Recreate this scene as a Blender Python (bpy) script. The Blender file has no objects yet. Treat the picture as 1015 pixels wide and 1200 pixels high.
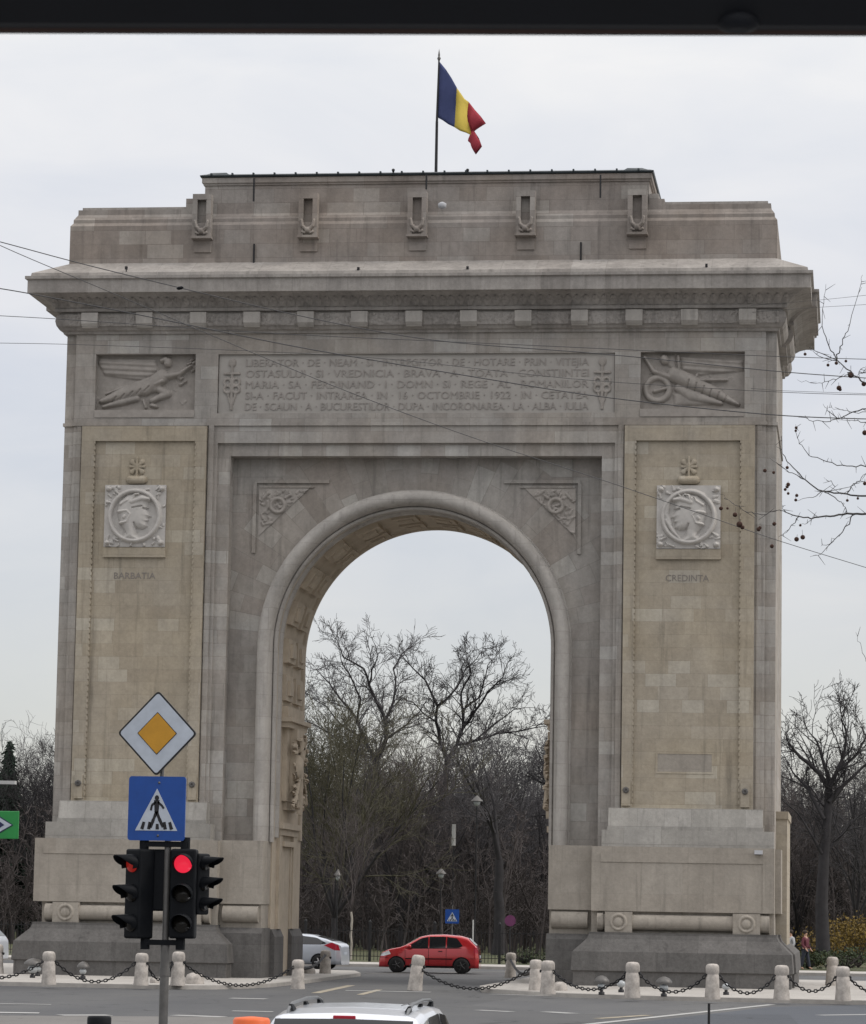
import bpy, bmesh, math, random
import numpy as np
from mathutils import Vector, Matrix
R = math.radians
random.seed(7); rng = np.random.default_rng(7)
S = bpy.context.scene
COL = S.collection

# ------------------------------------------------------------------ camera
CAMP = np.array((14.870, -110.0, 2.52))
FPX, VPX, HY = 3817.0, 1000.0, 1066.0
pitch = math.atan((HY - 600) / FPX); yaw = math.atan((VPX - 507.5) / FPX); roll = R(1.0)
cF = np.array([-math.sin(yaw) * math.cos(pitch), math.cos(yaw) * math.cos(pitch), math.sin(pitch)])
cR0 = np.array([math.cos(yaw), math.sin(yaw), 0.0]); cU0 = np.cross(cR0, cF)
cR = cR0 * math.cos(roll) + cU0 * math.sin(roll); cU = -cR0 * math.sin(roll) + cU0 * math.cos(roll)
cam = bpy.data.cameras.new("camera"); camo = bpy.data.objects.new("camera", cam); COL.objects.link(camo)
camo.matrix_world = Matrix(((cR[0], cU[0], -cF[0], CAMP[0]), (cR[1], cU[1], -cF[1], CAMP[1]), (cR[2], cU[2], -cF[2], CAMP[2]), (0, 0, 0, 1)))
cam.sensor_fit = 'HORIZONTAL'; cam.sensor_width = 36; cam.lens = 36 * FPX / 1015.0
cam.clip_start = 0.1; cam.clip_end = 6000
cam.dof.use_dof = True; cam.dof.focus_distance = 105; cam.dof.aperture_fstop = 110
S.camera = camo

def ray(x, y): return cF + cR * (x - 507.5) / FPX - cU * (y - 600) / FPX
def onY(x, y, Y=0.0):                 # point of a vertical plane seen at photo pixel x, y
    d = ray(x, y); return CAMP + d * ((Y - CAMP[1]) / d[1])
def onZ(x, y, Z=0.0):                 # point of the ground
    d = ray(x, y); return CAMP + d * ((Z - CAMP[2]) / d[2])

# ------------------------------------------------------------------ world, sun
W = bpy.data.worlds.new("World"); S.world = W; W.use_nodes = True
nt = W.node_tree; nt.nodes.clear()
SUN_EL, SUN_AZ = R(40), R(94)        # azimuth clockwise from +Y
def N(nt, t, **k):
    n = nt.nodes.new(t)
    for a, b in k.items():
        if a.startswith('i_'): n.inputs[a[2:]].default_value = b
        else: setattr(n, a, b)
    return n
sky = N(nt, 'ShaderNodeTexSky', sky_type='NISHITA', sun_disc=False, sun_elevation=SUN_EL, sun_rotation=SUN_AZ)
bg1 = N(nt, 'ShaderNodeBackground', i_Strength=0.05); nt.links.new(sky.outputs[0], bg1.inputs[0])
tc = N(nt, 'ShaderNodeTexCoord'); mp = N(nt, 'ShaderNodeMapping'); mp.inputs['Scale'].default_value = (7, 7, 18)
nt.links.new(tc.outputs['Generated'], mp.inputs[0])
ns = N(nt, 'ShaderNodeTexNoise', i_Scale=1.6, i_Detail=5.0, i_Roughness=0.5, i_Distortion=0.5); nt.links.new(mp.outputs[0], ns.inputs[0])
rp = N(nt, 'ShaderNodeValToRGB'); rp.color_ramp.elements[0].position = .3; rp.color_ramp.elements[1].position = .72
rp.color_ramp.elements[0].color = (.845, .865, .905, 1); rp.color_ramp.elements[1].color = (1.03, 1.02, 1.0, 1)
nt.links.new(ns.outputs[0], rp.inputs[0])
sx = N(nt, 'ShaderNodeSeparateXYZ'); nt.links.new(tc.outputs['Generated'], sx.inputs[0])
gr = N(nt, 'ShaderNodeValToRGB'); e = gr.color_ramp.elements
e[0].position = 0.0; e[0].color = (.46, .445, .425, 1); e[1].position = 1.0; e[1].color = (1.85, 1.78, 1.70, 1)
m = e.new(.09); m.color = (.52, .488, .495, 1); m = e.new(.17); m.color = (.63, .592, .585, 1); m = e.new(.26); m.color = (.80, .755, .70, 1); m = e.new(.40); m.color = (1.0, .95, .90, 1)
nt.links.new(sx.outputs[2], gr.inputs[0])
mx = N(nt, 'ShaderNodeMix', data_type='RGBA', blend_type='MULTIPLY'); mx.inputs[0].default_value = 1
nt.links.new(rp.outputs[0], mx.inputs[6]); nt.links.new(gr.outputs[0], mx.inputs[7])
bg2 = N(nt, 'ShaderNodeBackground', i_Strength=1.0); nt.links.new(mx.outputs[2], bg2.inputs[0])
ad = N(nt, 'ShaderNodeAddShader'); nt.links.new(bg1.outputs[0], ad.inputs[0]); nt.links.new(bg2.outputs[0], ad.inputs[1])
wo = N(nt, 'ShaderNodeOutputWorld'); nt.links.new(ad.outputs[0], wo.inputs[0])
sl = bpy.data.lights.new("sun", 'SUN'); sl.energy = 1.1; sl.angle = R(14); sl.color = (1, .94, .86)
so = bpy.data.objects.new("sun", sl); COL.objects.link(so)
sd = Vector((math.sin(SUN_AZ) * math.cos(SUN_EL), math.cos(SUN_AZ) * math.cos(SUN_EL), math.sin(SUN_EL)))
so.rotation_euler = sd.to_track_quat('Z', 'Y').to_euler(); so.location = sd * 80
S.view_settings.view_transform = 'Standard'; S.view_settings.look = 'None'
S.view_settings.exposure = 0.0; S.view_settings.gamma = 1.0
S.render.engine = 'CYCLES'

# ------------------------------------------------------------------ materials
MATS = {}
def newmat(name):
    m = bpy.data.materials.new(name); m.use_nodes = True; n = m.node_tree; n.nodes.clear()
    b = N(n, 'ShaderNodeBsdfPrincipled'); o = N(n, 'ShaderNodeOutputMaterial'); n.links.new(b.outputs[0], o.inputs[0])
    MATS[name] = m; return m, n, b
def c4(c): return (c[0], c[1], c[2], 1)
def plain(name, col, rough=.6, metal=0, vary=.15, scale=6, spec=.4, coat=0, bump=0, emit=None):
    m, n, b = newmat(name)
    t = N(n, 'ShaderNodeTexCoord'); q = N(n, 'ShaderNodeTexNoise', i_Scale=scale, i_Detail=6.0, i_Roughness=.65)
    n.links.new(t.outputs['Object'], q.inputs[0])
    r = N(n, 'ShaderNodeMapRange'); r.inputs[1].default_value = .25; r.inputs[2].default_value = .75
    r.inputs[3].default_value = 1 - vary; r.inputs[4].default_value = 1 + vary; n.links.new(q.outputs[0], r.inputs[0])
    v = N(n, 'ShaderNodeVectorMath', operation='SCALE'); v.inputs[0].default_value = col[:3]; n.links.new(r.outputs[0], v.inputs[3])
    n.links.new(v.outputs[0], b.inputs['Base Color'])
    b.inputs['Roughness'].default_value = rough; b.inputs['Metallic'].default_value = metal
    b.inputs['Specular IOR Level'].default_value = spec; b.inputs['Coat Weight'].default_value = coat; b.inputs['Coat Roughness'].default_value = .08
    if bump:
        bp = N(n, 'ShaderNodeBump', i_Strength=bump, i_Distance=.02); n.links.new(q.outputs[0], bp.inputs['Height']); n.links.new(bp.outputs[0], b.inputs['Normal'])
    if emit: b.inputs['Emission Color'].default_value = c4(emit[0]); b.inputs['Emission Strength'].default_value = emit[1]
    return m
def stone(name, cols, row=.46, bw=1.15, mortar=.012, polar=False, grain=.10, stain=.22, off=0.0, warm=None, rough=.85):
    m, n, b = newmat(name); L = n.links.new
    t = N(n, 'ShaderNodeTexCoord'); g = N(n, 'ShaderNodeNewGeometry')
    s = N(n, 'ShaderNodeSeparateXYZ'); L(t.outputs['Object'], s.inputs[0])
    sn = N(n, 'ShaderNodeSeparateXYZ'); L(g.outputs['Normal'], sn.inputs[0])
    ab = N(n, 'ShaderNodeMath', operation='ABSOLUTE'); L(sn.outputs[0], ab.inputs[0])
    gt = N(n, 'ShaderNodeMath', operation='GREATER_THAN'); gt.inputs[1].default_value = .6; L(ab.outputs[0], gt.inputs[0])
    ya = N(n, 'ShaderNodeMath', operation='ADD'); ya.inputs[1].default_value = 37.3; L(s.outputs[1], ya.inputs[0])
    xa = N(n, 'ShaderNodeMath', operation='ADD'); xa.inputs[1].default_value = 60.0 + off; L(s.outputs[0], xa.inputs[0])
    mu = N(n, 'ShaderNodeMix', data_type='FLOAT'); L(gt.outputs[0], mu.inputs[0]); L(xa.outputs[0], mu.inputs[2]); L(ya.outputs[0], mu.inputs[3])
    # uneven course lengths: shift each course by noise
    fl = N(n, 'ShaderNodeMath', operation='DIVIDE'); fl.inputs[1].default_value = row; L(s.outputs[2], fl.inputs[0])
    fo = N(n, 'ShaderNodeMath', operation='FLOOR'); L(fl.outputs[0], fo.inputs[0])
    wn = N(n, 'ShaderNodeTexWhiteNoise', noise_dimensions='1D'); L(fo.outputs[0], wn.inputs[1])
    w2 = N(n, 'ShaderNodeMath', operation='MULTIPLY_ADD'); w2.inputs[1].default_value = bw * .9; L(wn.outputs[0], w2.inputs[0]); L(mu.outputs[0], w2.inputs[2])
    cv = N(n, 'ShaderNodeCombineXYZ'); L(w2.outputs[0], cv.inputs[0]); L(s.outputs[2], cv.inputs[1])
    vec = cv.outputs[0]
    if polar:
        dz = N(n, 'ShaderNodeMath', operation='SUBTRACT'); dz.inputs[1].default_value = 11.45; L(s.outputs[2], dz.inputs[0])
        at = N(n, 'ShaderNodeMath', operation='ARCTAN2'); L(dz.outputs[0], at.inputs[0]); L(s.outputs[0], at.inputs[1])
        sc = N(n, 'ShaderNodeMath', operation='MULTIPLY'); sc.inputs[1].default_value = 6.2; L(at.outputs[0], sc.inputs[0])
        x2 = N(n, 'ShaderNodeMath', operation='POWER'); x2.inputs[1].default_value = 2; L(s.outputs[0], x2.inputs[0])
        z2 = N(n, 'ShaderNodeMath', operation='MULTIPLY'); L(dz.outputs[0], z2.inputs[0]); L(dz.outputs[0], z2.inputs[1])
        su = N(n, 'ShaderNodeMath', operation='ADD'); L(x2.outputs[0], su.inputs[0]); L(z2.outputs[0], su.inputs[1])
        rr = N(n, 'ShaderNodeMath', operation='SQRT'); L(su.outputs[0], rr.inputs[0])
        pc = N(n, 'ShaderNodeCombineXYZ'); L(rr.outputs[0], pc.inputs[0]); L(sc.outputs[0], pc.inputs[1])
        pa = N(n, 'ShaderNodeVectorMath', operation='ADD'); pa.inputs[1].default_value = (80.2, 40, 0); L(pc.outputs[0], pa.inputs[0])
        g1 = N(n, 'ShaderNodeMath', operation='GREATER_THAN'); g1.inputs[1].default_value = 0; L(dz.outputs[0], g1.inputs[0])
        g2 = N(n, 'ShaderNodeMath', operation='LESS_THAN'); g2.inputs[1].default_value = 7.55; L(rr.outputs[0], g2.inputs[0])
        gm = N(n, 'ShaderNodeMath', operation='MULTIPLY'); L(g1.outputs[0], gm.inputs[0]); L(g2.outputs[0], gm.inputs[1])
        mv = N(n, 'ShaderNodeMix', data_type='VECTOR'); L(gm.outputs[0], mv.inputs[0]); L(cv.outputs[0], mv.inputs[4]); L(pa.outputs[0], mv.inputs[5])
        vec = mv.outputs[1]
    br = N(n, 'ShaderNodeTexBrick', i_Scale=1.0); br.inputs['Color1'].default_value = (0, 0, 0, 1); br.inputs['Color2'].default_value = (1, 1, 1, 1)
    br.inputs['Mortar'].default_value = (.45, .45, .45, 1); br.inputs['Mortar Size'].default_value = mortar; br.inputs['Mortar Smooth'].default_value = .3
    br.inputs['Brick Width'].default_value = bw; br.inputs['Row Height'].default_value = row; br.squash = .72; br.squash_frequency = 3; br.offset_frequency = 2
    L(vec, br.inputs['Vector'])
    ra = N(n, 'ShaderNodeValToRGB'); el = ra.color_ramp.elements; k = len(cols)
    el[0].color = c4(cols[0]); el[1].color = c4(cols[-1])
    for i in range(1, k - 1): el.new(.10 + .76 * (i - 1) / max(1, k - 3)).color = c4(cols[i])
    L(br.outputs[0], ra.inputs[0])
    # stains: tall soft streaks + patches
    mp = N(n, 'ShaderNodeMapping'); mp.inputs['Scale'].default_value = (1.3, 1.3, .35); L(t.outputs['Object'], mp.inputs[0])
    q = N(n, 'ShaderNodeTexNoise', i_Scale=.9, i_Detail=7.0, i_Roughness=.62); L(mp.outputs[0], q.inputs[0])
    r1 = N(n, 'ShaderNodeMapRange'); r1.inputs[1].default_value = .28; r1.inputs[2].default_value = .72; r1.inputs[3].default_value = 1 - stain; r1.inputs[4].default_value = 1 + stain; L(q.outputs[0], r1.inputs[0])
    q2 = N(n, 'ShaderNodeTexNoise', i_Scale=9.0, i_Detail=8.0, i_Roughness=.75); L(t.outputs['Object'], q2.inputs[0])
    r2 = N(n, 'ShaderNodeMapRange'); r2.inputs[1].default_value = .3; r2.inputs[2].default_value = .7; r2.inputs[3].default_value = 1 - grain; r2.inputs[4].default_value = 1 + grain; L(q2.outputs[0], r2.inputs[0])
    mp5 = N(n, 'ShaderNodeMapping'); mp5.inputs['Scale'].default_value = (2.6, 2.6, .16); L(t.outputs['Object'], mp5.inputs[0])
    q5 = N(n, 'ShaderNodeTexNoise', i_Scale=1.5, i_Detail=5.0, i_Roughness=.6); L(mp5.outputs[0], q5.inputs[0])
    r5 = N(n, 'ShaderNodeMapRange'); r5.inputs[1].default_value = .56; r5.inputs[2].default_value = .78; r5.inputs[3].default_value = 1.0; r5.inputs[4].default_value = .62; L(q5.outputs[0], r5.inputs[0])
    q6 = N(n, 'ShaderNodeTexNoise', i_Scale=2.7, i_Detail=6.0, i_Roughness=.7); L(t.outputs['Object'], q6.inputs[0])
    r6 = N(n, 'ShaderNodeMapRange'); r6.inputs[1].default_value = .3; r6.inputs[2].default_value = .7; r6.inputs[3].default_value = .90; r6.inputs[4].default_value = 1.10; L(q6.outputs[0], r6.inputs[0])
    m56 = N(n, 'ShaderNodeMath', operation='MULTIPLY'); L(r5.outputs[0], m56.inputs[0]); L(r6.outputs[0], m56.inputs[1])
    mm = N(n, 'ShaderNodeMath', operation='MULTIPLY'); L(r1.outputs[0], mm.inputs[0]); L(r2.outputs[0], mm.inputs[1])
    mo = N(n, 'ShaderNodeMath', operation='MULTIPLY_ADD'); mo.inputs[1].default_value = -.13; mo.inputs[2].default_value = 1; L(br.outputs[1], mo.inputs[0])
    m3 = N(n, 'ShaderNodeMath', operation='MULTIPLY'); m57 = N(n, 'ShaderNodeMath', operation='MULTIPLY'); L(mm.outputs[0], m57.inputs[0]); L(m56.outputs[0], m57.inputs[1]); L(m57.outputs[0], m3.inputs[0]); L(mo.outputs[0], m3.inputs[1])
    v = N(n, 'ShaderNodeVectorMath', operation='SCALE'); L(m3.outputs[0], v.inputs[3])
    col = ra.outputs[0]
    if warm:
        q3 = N(n, 'ShaderNodeTexNoise', i_Scale=.28, i_Detail=4.0); L(t.outputs['Object'], q3.inputs[0])
        r3 = N(n, 'ShaderNodeMapRange'); r3.inputs[1].default_value = .42; r3.inputs[2].default_value = .6; L(q3.outputs[0], r3.inputs[0])
        mw = N(n, 'ShaderNodeMix', data_type='RGBA', blend_type='MULTIPLY'); L(r3.outputs[0], mw.inputs[0]); L(col, mw.inputs[6]); mw.inputs[7].default_value = c4(warm); col = mw.outputs[2]
    L(col, v.inputs[0]); L(v.outputs[0], b.inputs['Base Color'])
    b.inputs['Roughness'].default_value = rough; b.inputs['Specular IOR Level'].default_value = .25
    hb = N(n, 'ShaderNodeMath', operation='MULTIPLY_ADD'); hb.inputs[1].default_value = -1.0; L(br.outputs[1], hb.inputs[0]); L(q2.outputs[0], hb.inputs[2])
    bp = N(n, 'ShaderNodeBump', i_Strength=.35, i_Distance=.03); L(hb.outputs[0], bp.inputs['Height']); L(bp.outputs[0], b.inputs['Normal'])
    return m
def sc(c, k): return tuple(v * k for v in c)
A = 1.0
stone('grey_stone', [(0.265, 0.246, 0.225), (0.293, 0.273, 0.252), (0.303, 0.283, 0.262), (0.313, 0.295, 0.273), (0.321, 0.306, 0.287), (0.374, 0.361, 0.340)], warm=(1.0, .97, .93))
stone('attic_stone', [(0.217, 0.194, 0.175), (0.240, 0.215, 0.195), (0.250, 0.224, 0.204), (0.257, 0.232, 0.212), (0.267, 0.246, 0.227), (0.313, 0.292, 0.268)], row=.5, bw=1.3, warm=(1, .96, .92), stain=.18)
stone('warm_stone', [(0.315, 0.270, 0.205), (0.335, 0.290, 0.221), (0.342, 0.296, 0.226), (0.348, 0.303, 0.232), (0.355, 0.311, 0.244), (0.408, 0.369, 0.297)], row=.44, bw=1.05, warm=(.95, .97, 1.02), stain=.12, mortar=.008)
stone('spandrel_stone', [(0.235, 0.217, 0.197), (0.260, 0.240, 0.219), (0.270, 0.250, 0.230), (0.279, 0.263, 0.241), (0.289, 0.273, 0.253), (0.343, 0.333, 0.311)], polar=True, row=.62, bw=1.25, warm=(1, .965, .93))
stone('moulding_stone', [(0.330, 0.310, 0.287), (0.345, 0.325, 0.300), (0.355, 0.335, 0.310), (0.380, 0.360, 0.335)], row=.75, bw=9, grain=.08, stain=.16)
stone('cornice_stone', [(.25, .23, .212), (.285, .265, .245), (.30, .28, .26), (.325, .305, .285)], row=5, bw=1.2, grain=.14, stain=.25)
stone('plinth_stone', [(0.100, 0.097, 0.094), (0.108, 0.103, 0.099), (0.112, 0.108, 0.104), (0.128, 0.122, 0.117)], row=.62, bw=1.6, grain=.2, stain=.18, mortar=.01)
stone('base_stone', [(0.270, 0.260, 0.240), (0.300, 0.288, 0.265), (0.315, 0.302, 0.280), (0.350, 0.338, 0.315)], row=.6, bw=1.25, stain=.14)
stone('pedestal_stone', [(0.285, 0.257, 0.221), (0.294, 0.267, 0.231), (0.302, 0.275, 0.239), (0.318, 0.293, 0.257)], row=1.05, bw=1.9, mortar=.006, stain=.14, off=.4)
plain('relief_stone', (0.300, 0.275, 0.250), .85, vary=.2, scale=3.5, bump=.2)
plain('medallion_stone', (0.450, 0.430, 0.405), .85, vary=.12, scale=5, bump=.2)
plain('letter_stone', (0.285, 0.262, 0.242), .85, vary=.15, scale=3)
plain('name_stone', (.20, .18, .163), .85, vary=.15, scale=3)
plain('panel_stone', (0.345, 0.325, 0.300), .85, vary=.12, scale=1.6, bump=.15)
plain('tan_stone', (0.430, 0.365, 0.285), .85, vary=.16, scale=2.2, bump=.25)
plain('roof_metal', (.045, .055, .06), .45, .6, .25, 2)
plain('dark_iron', (.025, .025, .027), .5, .5, .3, 12)
plain('black_plastic', (0.005, 0.006, 0.008), .6, 0, .2, 20, spec=.15)
plain('bollard_stone', (0.385, 0.355, 0.325), .85, vary=.45, scale=5, bump=.8)
plain('kerb_stone', (0.360, 0.340, 0.315), .85, vary=.2, scale=2.5, bump=.3)
plain('white_paint', (0.400, 0.400, 0.390), .6, vary=.18, scale=1.5)
plain('yellow_paint', (0.330, 0.290, 0.220), .7, vary=.3, scale=1.5)
plain('sign_white', (0.420, 0.460, 0.520), .35, vary=.14, scale=5)
plain('sign_amber', (0.480, 0.240, 0.020), .35, vary=.14, scale=5)
plain('sign_blue', (0.010, 0.060, 0.270), .3, vary=.14, scale=5)
plain('sign_black', (.01, .01, .012), .4, vary=.05)
plain('sign_green', (.02, .22, .05), .35, vary=.14, scale=5)
plain('sign_navy', (.015, .02, .07), .35)
plain('galvanised', (0.130, 0.125, 0.120), .5, .5, .2, 9)
plain('red_lens', (.35, .01, .03), .25, emit=((1, .03, .07), .75))
plain('red_lens_dim', (0.200, 0.015, 0.015), .25, emit=((1, .05, .03), .16))
plain('dark_lens', (.02, .018, .015), .2)
plain('red_car_paint', (.46, .020, .026), .22, .25, .05, 2, coat=1.0)
plain('silver_car_paint', (.52, .56, .62), .28, .35, .03, 2, coat=.8)
plain('white_car_paint', (.66, .69, .74), .3, .15, .03, 2, coat=.8)
plain('car_glass', (.012, .014, .017), .08, 0, .02, 2, spec=.6)
plain('tyre', (.014, .014, .015), .8, vary=.2)
plain('wheel_rim', (.05, .05, .052), .4, .5, .2, 6)
plain('rim_silver', (.35, .35, .36), .35, .8, .1, 6)
plain('lamp_clear', (.75, .77, .8), .15, .1, .05)
plain('lamp_red', (.35, .012, .03), .2, 0, .05)
plain('orange_plastic', (.72, .13, .03), .45, vary=.06)
plain('rail_metal', (.16, .165, .17), .35, .8, .1)
plain('flag_blue', (0.055, 0.070, 0.170), .85, vary=.10, scale=2)
plain('flag_yellow', (0.520, 0.400, 0.070), .85, vary=.10, scale=2)
plain('flag_red', (0.300, 0.030, 0.045), .85, vary=.10, scale=2)
plain('bark_dark', (0.030, 0.028, 0.030), .9, vary=.35, scale=3)
plain('hazed_bark_grey', (0.072, 0.068, 0.072), .9, vary=.3, scale=3)  # bark made greyer and lighter: distance haze painted into the colour
plain('hazed_bark_brown', (0.075, 0.064, 0.062), .9, vary=.3, scale=3)  # brown bark with aerial haze mixed into its base colour
plain('bark_olive', (0.075, 0.070, 0.044), .9, vary=.3, scale=3)
plain('bark_pale', (.36, .33, .29), .9, vary=.35, scale=2)
plain('plane_bark', (.075, .072, .07), .85, vary=.3, scale=20)
plain('seed_brown', (.055, .028, .02), .95, vary=.3, scale=40)
plain('conifer', (.018, .032, .022), .9, vary=.4, scale=3)
plain('yellow_blossom', (0.150, 0.100, 0.018), .8, vary=.35, scale=4)
plain('leaf_green', (0.035, 0.050, 0.020), .8, vary=.35, scale=4)
plain('skin', (.45, .28, .20), .6, vary=.05)
plain('red_cloth', (0.110, 0.028, 0.040), .85, vary=.15)
plain('dark_cloth', (.03, .035, .05), .85, vary=.2)
plain('white_cloth', (0.420, 0.430, 0.450), .8, vary=.1)
plain('hair', (.03, .02, .015), .7)
plain('wire_black', (0.060, 0.060, 0.062), .6, vary=.1)
plain('header_black', (.010, .012, .018), .6, vary=.2, scale=30)
plain('header_seal', (.10, .06, .05), .8, vary=.2, scale=30)
plain('lamp_glass', (0.350, 0.370, 0.380), .2)
plain('violet_paint', (0.120, 0.030, 0.090), .5)

def ground_mat(name, cols, scale, rough=.9, bump=.3, fine=60):
    m, n, b = newmat(name); L = n.links.new
    t = N(n, 'ShaderNodeTexCoord')
    mp = N(n, 'ShaderNodeMapping'); mp.inputs['Scale'].default_value = (1, .35, 1); L(t.outputs['Object'], mp.inputs[0])
    q = N(n, 'ShaderNodeTexNoise', i_Scale=scale, i_Detail=8.0, i_Roughness=.65); L(mp.outputs[0], q.inputs[0])
    ra = N(n, 'ShaderNodeValToRGB'); el = ra.color_ramp.elements; el[0].position = .3; el[1].position = .7
    el[0].color = c4(cols[0]); el[1].color = c4(cols[-1])
    if len(cols) == 3: el.new(.5).color = c4(cols[1])
    L(q.outputs[0], ra.inputs[0])
    q2 = N(n, 'ShaderNodeTexNoise', i_Scale=fine, i_Detail=4.0, i_Roughness=.8); L(t.outputs['Object'], q2.inputs[0])
    r2 = N(n, 'ShaderNodeMapRange'); r2.inputs[1].default_value = .3; r2.inputs[2].default_value = .7; r2.inputs[3].default_value = .8; r2.inputs[4].default_value = 1.2; L(q2.outputs[0], r2.inputs[0])
    v = N(n, 'ShaderNodeVectorMath', operation='SCALE'); L(ra.outputs[0], v.inputs[0]); L(r2.outputs[0], v.inputs[3]); 
    vo = N(n, 'ShaderNodeTexVoronoi', feature='DISTANCE_TO_EDGE', i_Scale=.16); nd = N(n, 'ShaderNodeTexNoise', i_Scale=.7, i_Detail=5.0); L(t.outputs['Object'], nd.inputs[0])
    va = N(n, 'ShaderNodeVectorMath', operation='MULTIPLY_ADD'); L(nd.outputs[1], va.inputs[0]); va.inputs[1].default_value = (2.2, 2.2, 0); L(t.outputs['Object'], va.inputs[2]); L(va.outputs[0], vo.inputs[0])
    rc_ = N(n, 'ShaderNodeMapRange'); rc_.inputs[1].default_value = .0; rc_.inputs[2].default_value = .009; rc_.inputs[3].default_value = .55; rc_.inputs[4].default_value = 1.0; L(vo.outputs[0], rc_.inputs[0])
    vp = N(n, 'ShaderNodeTexVoronoi', i_Scale=.11); mpv = N(n, 'ShaderNodeMapping'); mpv.inputs['Scale'].default_value = (1, .5, 1); L(t.outputs['Object'], mpv.inputs[0]); L(mpv.outputs[0], vp.inputs[0])
    sp = N(n, 'ShaderNodeSeparateColor'); L(vp.outputs[1], sp.inputs[0]); rv_ = N(n, 'ShaderNodeMapRange'); rv_.inputs[3].default_value = .88; rv_.inputs[4].default_value = 1.12; L(sp.outputs[0], rv_.inputs[0])
    mq = N(n, 'ShaderNodeMath', operation='MULTIPLY'); L(rc_.outputs[0], mq.inputs[0]); L(rv_.outputs[0], mq.inputs[1])
    v9 = N(n, 'ShaderNodeVectorMath', operation='SCALE'); L(v.outputs[0], v9.inputs[0])
    if name.startswith('asphalt'): L(mq.outputs[0], v9.inputs[3])
    else: v9.inputs[3].default_value = 1.0
    L(v9.outputs[0], b.inputs['Base Color'])
    b.inputs['Roughness'].default_value = rough; b.inputs['Specular IOR Level'].default_value = .3
    bp = N(n, 'ShaderNodeBump', i_Strength=bump, i_Distance=.02); L(q2.outputs[0], bp.inputs['Height']); L(bp.outputs[0], b.inputs['Normal'])
ground_mat('asphalt', [(.075, .077, .082), (.098, .099, .101), (.125, .125, .123)], .12)
ground_mat('asphalt_dark', [(.070, .077, .090), (.085, .092, .104)], .15)
ground_mat('asphalt_worn', [(.14, .135, .128), (.19, .183, .175)], .2)
ground_mat('paving', [(.36, .34, .315), (.45, .43, .40)], .5)
ground_mat('island_paving', [(.19, .185, .175), (.27, .26, .245)], .4)
ground_mat('grass', [(.035, .045, .022), (.07, .075, .035), (.09, .075, .045)], .3, fine=20)
ground_mat('park_soil', [(.04, .036, .03), (.07, .06, .045)], .3, fine=20)

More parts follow.
